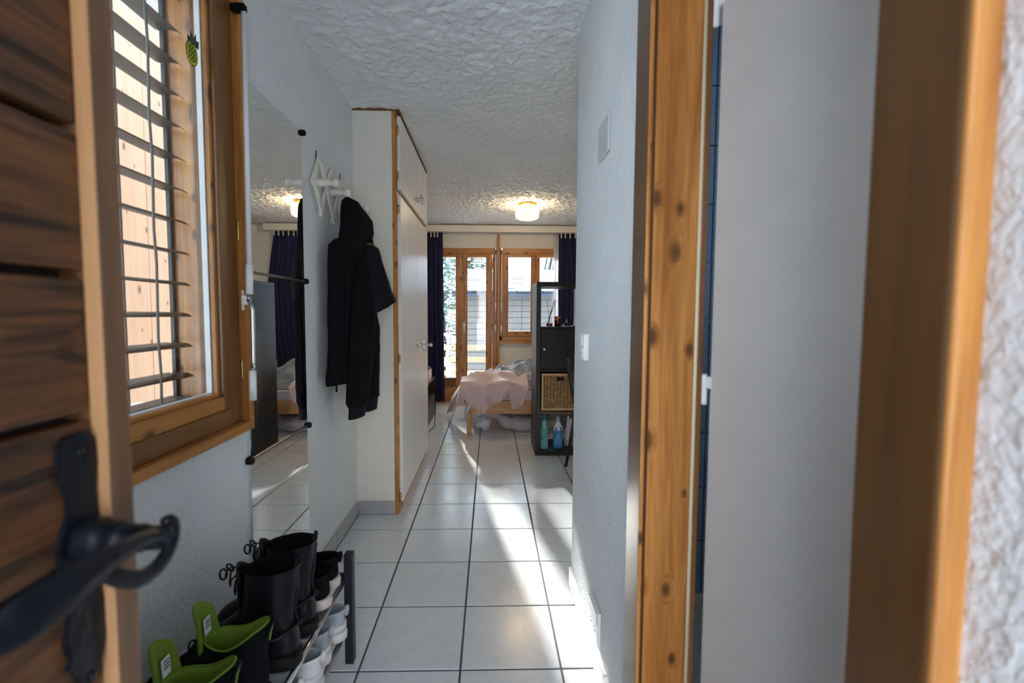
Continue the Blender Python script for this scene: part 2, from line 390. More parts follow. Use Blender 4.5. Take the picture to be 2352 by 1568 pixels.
# baseboards of single tiles
def baseboard(name, segs, mat):
    e = struct(empty(name, (segs[0][0], segs[0][2], 0)))
    for sgm in segs: box('baseboard_tile', *sgm, mat, e, .0025)
baseboard('baseboard_left', [(WL_X, WL_X + .010, y, y + .297, .003, .082) for y in (-.13, .17, .47, .77, 1.07, 1.37, 1.67, 1.97)] + [(WL_X, WL_X + .010, 2.27, 2.47, .003, .082), (WL_X, WL_X + .010, 2.473, 2.655, .003, .082)], M['baseboard'])
baseboard('baseboard_wardrobe', [(WL_X + .011, -.566, 2.660, 2.670, .003, .082)], M['baseboard'])
baseboard('baseboard_right', [(WR_X - .012, WR_X, 1.125, 1.335, .003, .082), (WR_X - .012, WR_X, 1.338, 1.635, .003, .082), (WR_X - .012, WR_X, 1.638, 1.948, .003, .082)], M['baseboard_w'])
baseboard('baseboard_back', [(.16 + .3 * k, .457 + .3 * k, 6.158, 6.17, .003, .08) for k in range(6)], M['baseboard_w'])

# ------------------------------------------------------------------ bathroom doorway in the right wall
t = struct(empty('trim_1', (.36, 1.06, 0)), 'orange knotty pine casing and jamb on the far side of the bathroom doorway')
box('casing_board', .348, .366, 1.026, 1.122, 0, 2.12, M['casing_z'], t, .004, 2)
box('jamb_board', .352, .470, 1.030, 1.092, 0, 2.06, M['pine_z'], t, .004, 2)
box('edge_bead', .3475, .357, 1.0215, 1.030, 0, 2.06, M['pine_z'], t, .003, 2)
box('rebate_board', .473, .486, 1.022, 1.092, 0, 2.06, M['brown_z'], t, .002)
tube('seal', [(.4705, 1.027, 0.0), (.4705, 1.027, 2.06)], .0045, M['seal'], t, 8)
t = struct(empty('trim_2', (.36, .38, 0)), 'thick brown pine casing between the white door and the rough plaster')
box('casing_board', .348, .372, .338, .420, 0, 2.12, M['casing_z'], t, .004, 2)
box('jamb_board', .360, .486, .352, .410, 0, 2.06, M['pine_z'], t, .004, 2)
box('edge_board', .3495, .3735, .3335, .340, 0, 2.12, M['pine_z'], t, .003, 2)
t = struct(empty('trim_3', (.36, .70, 2.06)), 'pine head board over the bathroom doorway')
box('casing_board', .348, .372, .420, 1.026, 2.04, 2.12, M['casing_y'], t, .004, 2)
box('jamb_board', .360, .486, .410, 1.030, 2.035, 2.06, M['pine_y'], t, .004, 2)

# white bathroom door, ajar; hinged on the far jamb, opening into the bathroom
d2 = struct(empty('door_2', (.497, 1.032, 0), math.radians(15)), 'plain white bathroom door standing slightly ajar')
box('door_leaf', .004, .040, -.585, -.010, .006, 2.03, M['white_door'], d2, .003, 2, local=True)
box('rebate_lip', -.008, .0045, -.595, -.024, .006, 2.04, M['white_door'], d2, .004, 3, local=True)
for z in (.25, 1.03, 1.86):
    h = lathe('hinge', [(.0055, -.035), (.0065, -.030), (.0065, -.0015), (.0060, 0), (.0065, .0015), (.0065, .030), (.0055, .035)], (-.010, -.010, z), M['white_plastic'], d2, 12, local=True)
    box('hinge_leaf', -.013, .006, -.030, -.009, z + .004, z + .030, M['white_plastic'], h, .001, local=True)
# tiled bathroom wall seen through the hinge gap
bw = struct(empty('wall_bathroom_tiled', (.9, 1.82, 0)))
for i in range(4):
    for k in range(10):
        box('wall_tile', .49 + .2 * i, .686 + .2 * i, 1.822, 1.839, .03 + .23 * k, .256 + .23 * k, M['blue_tile'], bw, .002)
wall('bathroom_floor', [(.485, 1.7, -.44, 1.84, -.004, .002)], M['baseboard'])

# ------------------------------------------------------------------ entrance door, open along the left
d1 = struct(empty('door_1', (-.385, -.40, 0)), 'dark plank entrance door with black wrought iron handle')
z0 = 1.108 - .1293 * 8
k = 0
while z0 < 2.0:
    zt = min(z0 + .1293 - .0085, 2.02)
    box('plank', -.395, -.370 + .0008 * random.uniform(-1, 1), -.44, .4285, max(z0, .01), zt, M['door_wood'], d1, .0035, 2)
    z0 += .1293; k += 1
box('plank', -.395, -.370, -.44, .4285, .012, 1.108 - .1293 * 8 - .0085, M['door_wood'], d1, .0035, 2)
box('backing', -.412, -.3945, -.44, .452, .01, 2.02, M['dark_gap'], d1, .001)
box('stile', -.405, -.3575, .4285, .4575, .01, 2.02, M['door_edge'], d1, .002)
box('stile_lip', -.3712, -.3568, .4268, .4300, .01, 2.02, M['lip'], d1, .0008)
# wrought iron backplate, wavy outline, in the plane of the planks
half = [(1.093, .004), (1.091, .012), (1.083, .019), (1.070, .0205), (1.060, .017), (1.055, .0205), (1.050, .0165), (1.036, .0135), (1.022, .0140), (1.008, .020), (.994, .0245),
        (.980, .0235), (.968, .018), (.955, .0135), (.944, .0135), (.936, .019), (.930, .0165), (.922, .0185), (.914, .022), (.902, .0205), (.892, .0165), (.886, .021), (.880, .015), (.868, .011), (.858, .004)]
cy = .4085
out = [(min(cy + w, .4262), z) for z, w in half] + [(cy - w, z) for z, w in reversed(half)]
bm = bmesh.new(); add_prism(bm, out, lambda y, z: Vector((-.3705, y, z)), lambda y, z: Vector((-.3655, y, z)))
bmesh.ops.bevel(bm, geom=[e for e in bm.edges if all(v.co.x > -.366 for v in e.verts)], offset=.0012, segments=2, affect='EDGES')
plate = from_bm('handle_plate', bm, M['iron'], d1)
for z in (1.076, .866):
    lathe('screw', [(.0001, .003), (.003, .0022), (.0042, 0)], (-.3652, cy, z), M['iron'], plate, 12, 'X')
bm = bmesh.new(); add_prism(bm, [(cy + .0035 * math.cos(a), .924 + .0035 * math.sin(a)) for a in [math.pi * k / 6 - .3 for k in range(9)]] + [(cy - .0022, .905), (cy + .0022, .905)], lambda y, z: Vector((-.3656, y, z)), lambda y, z: Vector((-.3650, y, z)))
from_bm('keyhole', bm, M['dark_gap'], plate)
handle_z = .996
neck = lathe('lever_neck', [(.0185, 0), (.0185, .007), (.0172, .012), (.0178, .016), (.0152, .020), (.0146, .030), (.0158, .033), (.0138, .036), (.0120, .048), (.0128, .052), (.0105, .058), (.0105, .068)],
             (-.366, cy, handle_z), M['iron'], d1, 22, 'X')
# forged lever: eye at the neck, scroll, then a broad leaf blade towards the hinge side
hx = -.300
def flat_strip(name, pts, thickx, mat, parent):          # pts: (y, z, halfheight, x offset)
    bm = bmesh.new(); rings = []
    for i, (y, z, hh, xo) in enumerate(pts):
        a = pts[max(i - 1, 0)]; b = pts[min(i + 1, len(pts) - 1)]
        t = Vector((0, b[0] - a[0], b[1] - a[1])).normalized(); n = Vector((0, -t.z, t.y))
        c = Vector((hx + xo, y, z)); ring = []
        for k in range(10):
            an = 2 * math.pi * k / 10
            ring.append(bm.verts.new(c + n * hh * math.cos(an) + Vector((1, 0, 0)) * thickx * math.sin(an)))
        rings.append(ring)
    for A, B in zip(rings, rings[1:]):
        for k in range(10): bm.faces.new((A[k], A[(k + 1) % 10], B[(k + 1) % 10], B[k]))
    bm.faces.new(rings[0]); bm.faces.new(rings[-1])
    o = from_bm(name, bm, mat, parent, True); subsurf(o, 1); return o
eye = [(.415, 1.008, .004, 0), (.423, 1.006, .008, 0), (.428, .998, .0095, 0), (.427, .985, .0090, 0), (.418, .974, .0085, 0), (.403, .968, .0085, 0), (.386, .970, .0085, 0), (.370, .979, .0080, 0), (.357, .991, .0080, 0), (.346, 1.002, .006, 0)]
lever = flat_strip('lever', [(.420, .998, .006, 0), (.405, 1.000, .0065, 0), (.390, 1.004, .0070, .001), (.372, 1.006, .0080, .002), (.350, 1.007, .0115, .003), (.330, 1.006, .0150, .003), (.302, 1.002, .0205, .001), (.281, 1.000, .0190, -.003), (.266, .998, .012, -.007), (.258, .997, .004, -.010)], .0070, M['iron'], d1)
flat_strip('scroll', eye, .0055, M['iron'], lever)
lathe('rivet', [(.0001, .0105), (.0032, .0100), (.0045, .0075), (.0075, .0060), (.0080, .002)], (hx, cy + .004, handle_z + .001), M['iron'], lever, 16, 'X')

# ------------------------------------------------------------------ window in the left wall
w1 = struct(empty('window_1', (-.80, .95, .83)), 'pine framed window beside the entrance door')
def ring_boards(names, parent, x0, x1, ya, yb, za, zb, w, matv, math_, bev=.003):
    box(names, x0, x1, ya, ya + w, za, zb, matv, parent, bev); box(names, x0, x1, yb - w, yb, za, zb, matv, parent, bev)
    box(names, x0, x1, ya + w, yb - w, za, za + w, math_, parent, bev); box(names, x0, x1, ya + w, yb - w, zb - w, zb, math_, parent, bev)
ring_boards('casing_board', w1, -.800, -.757, .40, 1.468, .828, 2.225, .028, M['pine_z'], M['pine_y'])
ring_boards('frame_board', w1, -.850, -.781, .428, 1.440, .856, 2.197, .056, M['brown_z'], M['brown_y'])
sash = empty('sash', (-.80, .93, .9)); sash.parent = w1; sash.matrix_parent_inverse = Matrix.Translation(-w1.location)
ring_boards('sash_board', sash, -.845, -.777, .485, 1.383, .913, 2.140, .040, M['brown_z'], M['pine_y'])
ring_boards('glazing_bead', sash, -.8065, -.790, .523, 1.348, .951, 2.102, .014, M['pine_z'], M['pine_y'])
ring_boards('spacer_bar', sash, -.825, -.8095, .532, 1.3405, .960, 2.094, .006, M['spacer'], M['spacer'], .0005)
box('pane', -.8095, -.8065, .535, 1.348, .963, 2.091, M['glass'], sash, 0)
box('pane', -.8350, -.8320, .535, 1.348, .963, 2.091, M['glass'], sash, 0)
for z in (1.45, 1.02):
    lathe('frame_hinge', [(.004, -.03), (.005, -.026), (.005, .026), (.004, .03)], (-.779, 1.443, z), M['brass'], w1, 10)
# outer wooden reveal and sill
rv = struct(empty('window_reveal_1', (-.95, .95, .86)), 'outer pine lining of the window')
box('lining_board', -1.012, -.850, 1.470, 1.50, .86, 2.19, M['pine_z'], rv, .002)
box('lining_board', -1.012, -.850, .40, .43, .86, 2.19, M['pine_z'], rv, .002)
box('lining_board', -1.012, -.850, .43, 1.470, 2.16, 2.19, M['pine_y'], rv, .002)
box('outer_sill', -1.13, -.850, .43, 1.470, .86, .912, M['spacer'], rv, .003)
# venetian blind outside the glass
vb = tag(empty('venetian_blind', (-1.0, .95, .93)), 'dark grey outdoor venetian blind hanging behind the pine framed window by the entrance', 'blind')
def slat_mesh():
    vts, fcs = grid(2, 7, lambda u, t: Vector((-.040 + .080 * t, -.505 + 1.01 * u, .006 * math.sin(math.pi * t) + (.006 if t < .1 else 0) - (.006 if t > .9 else 0))))
    return vts, fcs
vts, fcs = slat_mesh(); slat0 = None
for k in range(13):
    z = 1.004 + .0945 * k
    if slat0 is None:
        slat0 = pydata('slat', vts, fcs, M['slat'], vb, True, local=True); thick(slat0, .0015); o = slat0
    else:
        o = slat0.copy(); COL.objects.link(o)
    o.location = (-.975 + 1.0, .948 - .95, z - .93); o.rotation_euler.y = math.radians(random.uniform(-1.5, 1.5) + (3 if k > 8 else 0))
box('bottom_rail', -1.012, -.940, .445, 1.455, .916, .936, M['slat'], vb, .004)
for y in (.60, 1.300):
    pts = [(-.930, y + .003 * math.sin(i * 2.1), .93 + .1 * i) for i in range(13)]
    tube('ladder_cord', pts, .0035, M['cord'], vb, 6)
    tube('ladder_cord', [(-1.020, y, .93 + .1 * i) for i in range(13)], .003, M['cord'], vb, 6)
for y in (.437, 1.463):
    box('guide_rail', -1.006, -.992, y - .006, y + .006, .912, 2.16, M['guide'], vb, .002)
# pineapple sticker on the glass
pa = tag(empty('pineapple_sticker', (-.8055, 1.30, 1.87)), 'small yellow and green pineapple sticker on the pane of the window by the entrance', 'sticker')
M['st_yellow'] = plain('sticker_yellow', (.70, .78, .02), .4, var=.05); M['st_green'] = plain('sticker_green', (.02, .10, .08), .4, var=.1); M['st_black'] = plain('sticker_black', (.01, .01, .01), .5)
pc = onX(441, 122, -.806); py, pz_ = pc.y, pc.z
def flat(name, outl, x, mat, parent):
    bm = bmesh.new(); add_prism(bm, outl, lambda y, z: Vector((x, y, z)), lambda y, z: Vector((x + .0004, y, z))); return from_bm(name, bm, mat, parent)
flat('outline', [(py + .0250 * math.cos(a), pz_ + .0330 * math.sin(a)) for a in [2 * math.pi * k / 24 for k in range(24)]], -.8064, M['st_black'], pa)
body = flat('fruit', [(py + .0220 * math.cos(a), pz_ + .0300 * math.sin(a)) for a in [2 * math.pi * k / 24 for k in range(24)]], -.8059, M['st_yellow'], pa)
for sgn in (1, -1):
    for c in (-.024, -.012, 0, .012, .024):
        q = []
        for i in range(9):
            tt = -.04 + .01 * i; yy, zz = tt * .8, c + sgn * tt * .9
            if (yy / .022) ** 2 + (zz / .030) ** 2 < 1: q.append((yy, zz))
        if len(q) > 1: tube('rind_line', [(-.8053, py + a, pz_ + b) for a, b in q], .0011, M['st_black'], body, 5)
lv = [(-.018, .022), (-.021, .040), (-.010, .036), (-.008, .058), (.002, .042), (.012, .060), (.012, .040), (.022, .046), (.020, .024)]
flat('leaf_outline', [(py + .006 + y * 1.15, pz_ + z * 1.04 - .001) for y, z in lv], -.8063, M['st_black'], pa)
flat('leaf_crown', [(py + .006 + y * .8, pz_ + .004 + z * .88) for y, z in lv], -.8058, M['st_green'], pa)
# crank rod of the blind on the window casing
cr = tag(empty('blind_crank', (-.735, 1.41, .93)), 'white and steel crank rod clipped to the pine window casing beside the mirror', 'crank rod')
cx = -.735
box('top_gear', -.772, -.728, 1.416, 1.438, 2.088, 2.112, M['black_rubber'], cr, .004)
tube('upper_tube', [(cx, 1.427, 2.09), (cx, 1.418, 1.34)], .0075, M['white_plastic'], cr, 12)
tube('grip', [(cx, 1.418, 1.345), (cx, 1.415, 1.255)], .0105, M['white_plastic'], cr, 14)
tube('crank_joint', [(cx, 1.415, 1.256), (cx, 1.412, 1.232)], .0085, M['steel_dark'], cr, 12)
tube('crank_arm', [(cx, 1.412, 1.234), (cx + .010, 1.412, 1.208), (cx + .010, 1.410, 1.05), (cx + .006, 1.409, 1.02)], .0062, M['chrome'], cr, 12)
tube('grip', [(cx + .006, 1.409, 1.022), (cx + .006, 1.406, .93)], .0105, M['white_plastic'], cr, 14)
b = box('clip', -.757, cx - .004, 1.405, 1.425, 1.222, 1.252, M['white_plastic'], cr, .003)
box('clip_flange', -.7575, -.7535, 1.409, 1.421, 1.206, 1.268, M['white_plastic'], b, .0015)
# ------------------------------------------------------------------ window wall: balcony door, fixed panel, window
FY0, FY1 = 6.150, 6.230
def fb(name, x0, x1, z0, z1, mat, parent, y0=FY0, y1=FY1, bev=.003): return box(name, x0, x1, y0, y1, z0, z1, mat, parent, bev)
def PXx(px): return onY(px, 720, 6.15).x
d3 = struct(empty('door_3', (-.2, 6.18, 0)), 'glazed pine balcony door with fixed side panel')
fb('head_board', -.96, .092, 2.000, 2.070, M['pine_x'], d3, 6.145)
fb('frame_post', -.96, -.900, 0.03, 2.000, M['pine_z'], d3)
fb('frame_post', .030, .092, .03, 2.000, M['pine_z'], d3)
fb('threshold', -.96, .092, .0, .045, M['pine_x'], d3, 6.12)
fp = empty('fixed_panel', (-.65, 6.18, .05)); fp.parent = d3; fp.matrix_parent_inverse = Matrix.Translation(-d3.location)
fb('panel_post', -.900, -.865, .045, 2.000, M['pine_z'], fp)
fb('panel_post', -.464, -.402, .045, 2.000, M['pine_z'], fp)
fb('panel_rail', -.865, -.464, 1.953, 2.000, M['pine_x'], fp)
fb('panel_board', -.865, -.464, .200, .325, M['brown_y'], fp, 6.162)
fb('panel_board', -.865, -.464, .048, .197, M['pine_x'], fp, 6.160)
box('pane', -.865, -.464, 6.185, 6.190, .325, 1.953, M['glass'], fp, 0)
lf = empty('door_leaf', (-.2, 6.18, .05)); lf.parent = d3; lf.matrix_parent_inverse = Matrix.Translation(-d3.location)
fb('leaf_post', -.397, -.317, .048, 1.996, M['pine_z'], lf, 6.138)
fb('leaf_post', -.049, .027, .048, 1.996, M['pine_z'], lf, 6.138)
fb('leaf_rail', -.317, -.049, 1.955, 1.996, M['pine_x'], lf, 6.140)
fb('leaf_rail', -.317, -.049, .048, .310, M['pine_x'], lf, 6.142)
for a, b, c, d in ((-.317, -.308, .310, 1.955), (-.058, -.049, .310, 1.955)): box('glazing_bead', a, b, 6.150, 6.175, c, d, M['brown_z'], lf, .002)
box('pane', -.312, -.054, 6.185, 6.190, .305, 1.958, M['glass'], lf, 0)
hp = box('handle_plate', -.368, -.338, 6.132, 6.1385, 1.02, 1.075, M['white_plastic'], lf, .006, 2)
tube('handle', [(-.353, 6.134, 1.062), (-.353, 6.105, 1.062), (-.352, 6.100, 1.050), (-.351, 6.100, .930)], [.008, .008, .009, .006], M['white_plastic'], hp, 10)
for z in (1.84, 1.03): 
    lathe('hinge', [(.004, -.035), (.007, -.03), (.007, -.002), (.005, 0), (.007, .002), (.007, .03), (.004, .035)], (.028, 6.136, z), M['brass'], d3, 10)
w2 = struct(empty('window_2', (.6, 6.18, .80)), 'pine framed double window above the bed')
fb('head_board', .128, 1.06, 2.000, 2.070, M['pine_x'], w2, 6.145)
fb('frame_post', .128, .160, .830, 2.000, M['pine_z'], w2)
fb('frame_post', 1.02, 1.06, .830, 2.000, M['pine_z'], w2)
fb('frame_board', .128, 1.06, .838, .895, M['pine_x'], w2)
fb('sill_board', .095, 1.06, .800, .838, M['pine_x'], w2, 6.115)
for a, b, ga, gb in ((.162, .598, .234, .553), (.602, 1.018, .655, .972)):
    sh_ = empty('sash', (a, 6.18, .89)); sh_.parent = w2; sh_.matrix_parent_inverse = Matrix.Translation(-w2.location)
    fb('sash_post', a, ga, .897, 1.998, M['pine_z'], sh_, 6.138); fb('sash_post', gb, b, .897, 1.998, M['pine_z'], sh_, 6.138)
    fb('sash_rail', ga, gb, 1.960, 1.998, M['pine_x'], sh_, 6.140); fb('sash_rail', ga, gb, .897, .965, M['pine_x'], sh_, 6.140)
    for c, d in ((ga, ga + .008), (gb - .008, gb)): box('glazing_bead', c, d, 6.150, 6.175, .965, 1.960, M['brown_z'], sh_, .002)
    box('pane', ga, gb, 6.185, 6.190, .96, 1.965, M['glass'], sh_, 0)
for z in (1.84, 1.43, 1.01):
    lathe('hinge', [(.004, -.035), (.007, -.03), (.007, -.002), (.005, 0), (.007, .002), (.007, .03), (.004, .035)], (.161, 6.136, z), M['brass'], w2, 10)
t = struct(empty('trim_4', (.11, 6.15, 0)), 'upright pine post between balcony door and window')
box('post', .093, .127, 6.105, 6.20, 0, 2.25, M['pine_z'], t, .003)
t = struct(empty('trim_5', (.2, 6.04, 2.25)), 'cream curtain rail box along the ceiling')
box('rail_front', -1.135, 1.36, 5.975, 5.995, 2.257, 2.340, M['cream_lacquer'], t, .004, 2)
box('rail_board', -1.135, 1.36, 5.990, 6.12, 2.325, 2.345, M['cream_lacquer'], t, .002)
for y in (6.02, 6.07): box('runner_track', -1.13, 1.35, y - .006, y + .006, 2.312, 2.326, M['white_plastic'], t, .001)
# two crank rods beside the post
for nm, px, lab in (('blind_crank', .070, 'white blind crank rod hanging beside the balcony door, against the pine post'), ('blind_crank', .150, 'white blind crank rod hanging beside the window sash over the bed, against the pine post')):
    c = tag(empty(nm, (px, 6.10, .92)), lab, 'crank rod', None)
    g = box('top_gear', px - .012, px + .012, 6.095, 6.138, 2.035, 2.075, M['chrome'], c, .003)
    tube('universal_joint', [(px, 6.115, 2.04), (px, 6.10, 1.985)], .010, M['steel_dark'], g, 10)
    tube('upper_tube', [(px, 6.10, 1.99), (px, 6.10, 1.33)], .0075, M['white_plastic'], c, 10)
    tube('grip', [(px, 6.10, 1.345), (px, 6.10, 1.235)], .0105, M['white_plastic'], c, 10)
    tube('crank_joint', [(px, 6.10, 1.237), (px, 6.10, 1.20)], .009, M['chrome'], c, 10)
    tube('crank_arm', [(px, 6.10, 1.202), (px - .002, 6.10, 1.04)], .006, M['chrome'], c, 10)
    tube('grip', [(px - .002, 6.10, 1.045), (px - .003, 6.10, .945)], .0105, M['white_plastic'], c, 10)

# ------------------------------------------------------------------ curtains
def curtain(name, label, xa, xb, y, z0, z1, folds, amp, mat, cat='curtain', seed=0, pinch=0, bulge=0):
    e = tag(empty(name, ((xa + xb) / 2, y, z0)), label, cat)
    n = folds * 10 + 1
    def f(u, t):
        z = z1 + (z0 - z1) * t
        a = amp * (.55 + .6 * t) * (1 + .3 * nz(u * 5 + seed, t * 1.5))
        sh = pinch * (t ** 1.5) * (u - .5)
        x = xa + (xb - xa) * u + .012 * math.sin(4 * math.pi * folds * u + seed) + sh + .012 * nz(u * 4, t * 3, seed) + bulge * math.sin(math.pi * min(1, t * 1.3)) * u
        yy = y + a * math.sin(2 * math.pi * folds * u + .6 * nz(u * 3, t * 2, seed + 3) + seed) + .01 * nz(u * 6, t * 4, seed + 9)
        return Vector((x, yy, z + (.008 * math.sin(2 * math.pi * folds * u) if t > .98 else 0)))
    v, fc = grid(n, 22, f)
    o = pydata('drape', v, fc, mat, e, True); thick(o, .002)
    return e, f
e, f = curtain('navy_curtain', 'navy blue pleated curtain drawn aside next to the wardrobe', -1.10, -.640, 6.045, .028, 2.252, 8, .020, M['navy'], seed=1.2, pinch=.05)
for k in range(9):
    p = f(.10 + .1 * k, 0); box('header_tab', p.x - .008, p.x + .008, p.y - .026, p.y - .022, 2.19, 2.262, M['tape'], e, .001)
e, f = curtain('navy_curtain', 'navy blue pleated curtain drawn aside behind the black shelf unit', .895, 1.24, 6.035, .03, 2.252, 6, .022, M['navy'], seed=.3, bulge=.10)
for k in range(6):
    p = f(.08 + .17 * k, 0); box('header_tab', p.x - .008, p.x + .008, p.y - .028, p.y - .024, 2.19, 2.262, M['tape'], e, .001)
e, f = curtain('sheer_curtain', 'thin white sheer curtain gathered between the window and the navy curtain', .845, .975, 6.085, .05, 2.258, 4, .012, M['sheer'], seed=2.3, pinch=-.05)
# ------------------------------------------------------------------ built-in wardrobe
wd = tag(empty('wardrobe', (-.83, 3.24, 0)), 'tall cream built-in wardrobe with pine edges and glossy doors', 'wardrobe')
WY0, WY1 = 2.672, 3.815
box('side_panel', -1.135, -.565, WY0, WY0 + .02, .0, 2.345, M['cream_lacquer'], wd, .001)
box('side_panel', -1.135, -.565, WY1 - .02, WY1, .0, 2.345, M['cream_lacquer'], wd, .001)
box('back_panel', -1.135, -1.12, WY0 + .02, WY1 - .02, .0, 2.345, M['cream_lacquer'], wd, 0)
for y in (WY0, WY1 - .030): box('edge_post', -.565, -.5405, y, y + .030, 0, 2.345, M['pine_z'], wd, .002)
for z0, z1 in ((0, .062), (1.876, 1.914), (2.328, 2.345)): box('cross_rail', -.565, -.5405, WY0 + .03, WY1 - .03, z0, z1, M['pine_y'], wd, .002)
box('cornice_strip', -.80, -.520, WY0 - .004, WY1, 2.346, 2.358, M['brown_y'], wd, .001)
ym = 3.252
hz = {'low': (.30, .97, 1.76), 'high': (2.02, 2.25)}
for (za, zb, kind) in ((.068, 1.876, 'low'), (1.912, 2.326, 'high')):
    for (ya, yb, hy) in ((WY0 + .022, ym - .002, WY0 + .020), (ym + .002, WY1 - .012, WY1 - .010)):
        d = box('door', -.5405, -.5205, ya, yb, za, zb, M['white_lacquer'], wd, .002)
        for z in ((.095, .93, 1.80) if kind == 'low' else (1.99, 2.245)):
            lathe('hinge', [(.004, -.026), (.0075, -.022), (.0075, -.002), (.006, 0), (.0075, .002), (.0075, .022), (.004, .026)], (-.535, hy - (.002 if hy < 3 else -.002), z), M['brass'], d, 10)
        y = ym - .035 if hy < 3 else ym + .035
        if kind == 'low':
            h = lathe('handle', [(.019, 0), (.019, .006), (.010, .009), (.009, .045), (.012, .050), (.012, .056), (.003, .060)], (-.5205, y, .978), M['chrome'], d, 16, 'X')
            tube('handle_bar', [(-.466, y, .978 + t) for t in (-.050, -.040, -.015, .015, .040, .050)], [.005, .009, .008, .008, .009, .005], M['chrome'], h, 10)
            if hy > 3: 
                tube('key', [(-.5205, y + .02, .975), (-.445, y + .02, .972)], .004, M['chrome'], h, 8)
                lathe('key_bow', [(.016, -.002), (.016, .002)], (-.432, y + .02, .972), M['chrome'], h, 16, 'Y')
        else:
            h = tube('handle', [(-.5205, y, 1.992), (-.485, y, 1.992)], .006, M['chrome'], d, 10)
            tube('handle_bar', [(-.482, y, 1.968), (-.482, y, 2.016)], .006, M['chrome'], h, 10)

# ------------------------------------------------------------------ wall mirror
mr = tag(empty('wall_mirror', (-.783, 1.71, .107)), 'tall frameless wall mirror held by black clips beside the coat pegs', 'mirror')
box('mirror_glass', WL_X + .001, -.779, 1.478, 1.938, .107, 1.943, M['mirror'], mr, .0008)
for z in (1.940, 1.331, .719, .112):
    for y in (1.942, 1.474):
        lathe('clip', [(.0125, 0), (.0125, .014), (.010, .020), (.004, .022)], (WL_X + .001, y + (.004 if y > 1.7 else -.004), z), M['black_rubber'], mr, 14, 'X')
for z in (1.331, .719): box('strap', -.7785, -.7755, 1.478, 1.938, z - .0045, z + .0045, M['steel_dark'], mr, .001)

# ------------------------------------------------------------------ accordion peg rack
pr = tag(empty('peg_rack', (-.77, 2.3, 1.76)), 'cream wooden accordion peg rack with knob pegs on the wall', 'peg rack')
PY0, PD_, ZM, ZT, ZB = 2.035, .163, 1.766, 1.882, 1.650
def slat_bar(y0, z0, y1, z1, x):
    a, b = Vector((x, y0, z0)), Vector((x, y1, z1)); t = (b - a).normalized(); n = Vector((0, -t.z, t.y)) * .0125
    a -= t * .012; b += t * .012
    bm = bmesh.new(); add_prism(bm, [(a - n), (a + n), (b + n), (b - n)] and [(p.y, p.z) for p in (a - n, a + n, b + n, b - n)], lambda y, z: Vector((x - .005, y, z)), lambda y, z: Vector((x + .005, y, z)))
    bmesh.ops.bevel(bm, geom=bm.edges[:], offset=.0015, segments=1, affect='EDGES'); return from_bm('slat', bm, M['peg_white'], pr)
xb, xf = -.7765, -.7660
for k in range(4):
    yt = PY0 + PD_ * (k + .5)
    if k == 0:
        slat_bar(PY0, ZM, yt, ZT, xb); slat_bar(PY0, ZM, yt, ZB, xf)
    if k < 3:
        slat_bar(yt, ZB, yt + PD_, ZT, xb); slat_bar(yt, ZT, yt + PD_, ZB, xf)
yl = PY0 + PD_ * 3.5
slat_bar(yl, ZB, yl + PD_ * .3, ZB + .07, xb)
slat_bar(yl, ZT, yl + PD_ * .3, ZT - .07, xf)
for k in range(4):
    y = PY0 + .012 + PD_ * k
    lathe('peg', [(.013, 0), (.0165, .010), (.0165, .026), (.013, .050), (.0105, .066), (.012, .070), (.0165, .078), (.0185, .086), (.0165, .094), (.009, .099)], (-.762, y, ZM), M['peg_white'], pr, 16, 'X')
for k in (0, 1, 2):
    for z in (ZT, ZB): lathe('rivet', [(.003, 0), (.003, .0015)], (-.761, PY0 + PD_ * (k + .5), z), M['black_rubber'], pr, 8, 'X')
for k in (0, 2):
    tube('wall_hook', [(-.786, PY0 + PD_ * (k + .5) - .010, ZT + .008), (-.781, PY0 + PD_ * (k + .5) - .014, ZT + .026), (-.779, PY0 + PD_ * (k + .5) - .016, ZT + .040)], .0022, M['black_metal'], pr, 6)

# ------------------------------------------------------------------ jacket and bag on the pegs
def onP(px, py, A, d):                               # pixel -> point on the vertical plane through A along the ground direction d
    n = Vector((d[1], -d[0], 0)); r = ray(px, py); C0 = Vector((0, 0, CAMZ)); return C0 + r * ((Vector(A) - C0).dot(n) / r.dot(n))
def loft(name, rows, A, d, mat, parent, off=0.0, n=22, wr=.006, seed=0, sub=6, power=1.0):
    dv = Vector((d[0], d[1], 0)).normalized(); nv = Vector((dv.y, -dv.x, 0))
    R = []
    for i in range((len(rows) - 1) * sub + 1):
        q = i / sub; j = min(int(q), len(rows) - 2); t = q - j; t = t * t * (3 - 2 * t) * .5 + t * .5
        R.append([a + (b - a) * t for a, b in zip(rows[j], rows[j + 1])])
    bm = bmesh.new(); rings = []
    for i, (py, x0, x1, th) in enumerate(R):
        P0, P1 = onP(x0, py, A, d), onP(x1, py, A, d); c = (P0 + P1) / 2 + nv * off; hw = (P1 - P0).length / 2
        ring = []
        for k in range(n):
            a = 2 * math.pi * k / n; ca, sa = math.cos(a), math.sin(a)
            ca = math.copysign(abs(ca) ** power, ca); sa = math.copysign(abs(sa) ** power, sa)
            p = c + dv * hw * ca + nv * th * sa
            w = wr * (nz(p.x * 14 + seed, p.y * 14, p.z * 5) + .6 * nz(p.x * 40, p.y * 40 + seed, p.z * 14))
            ring.append(bm.verts.new(p + (dv * ca * .5 + nv * sa) * w))
        rings.append(ring)
    for P, Q in zip(rings, rings[1:]):
        for k in range(n): bm.faces.new((P[k], P[(k + 1) % n], Q[(k + 1) % n], Q[k]))
    bm.faces.new(rings[0]); bm.faces.new(rings[-1])
    o = from_bm(name, bm, mat, parent, True); return o
JA, JD = (-.730, 2.11, 0), (.105, .43)
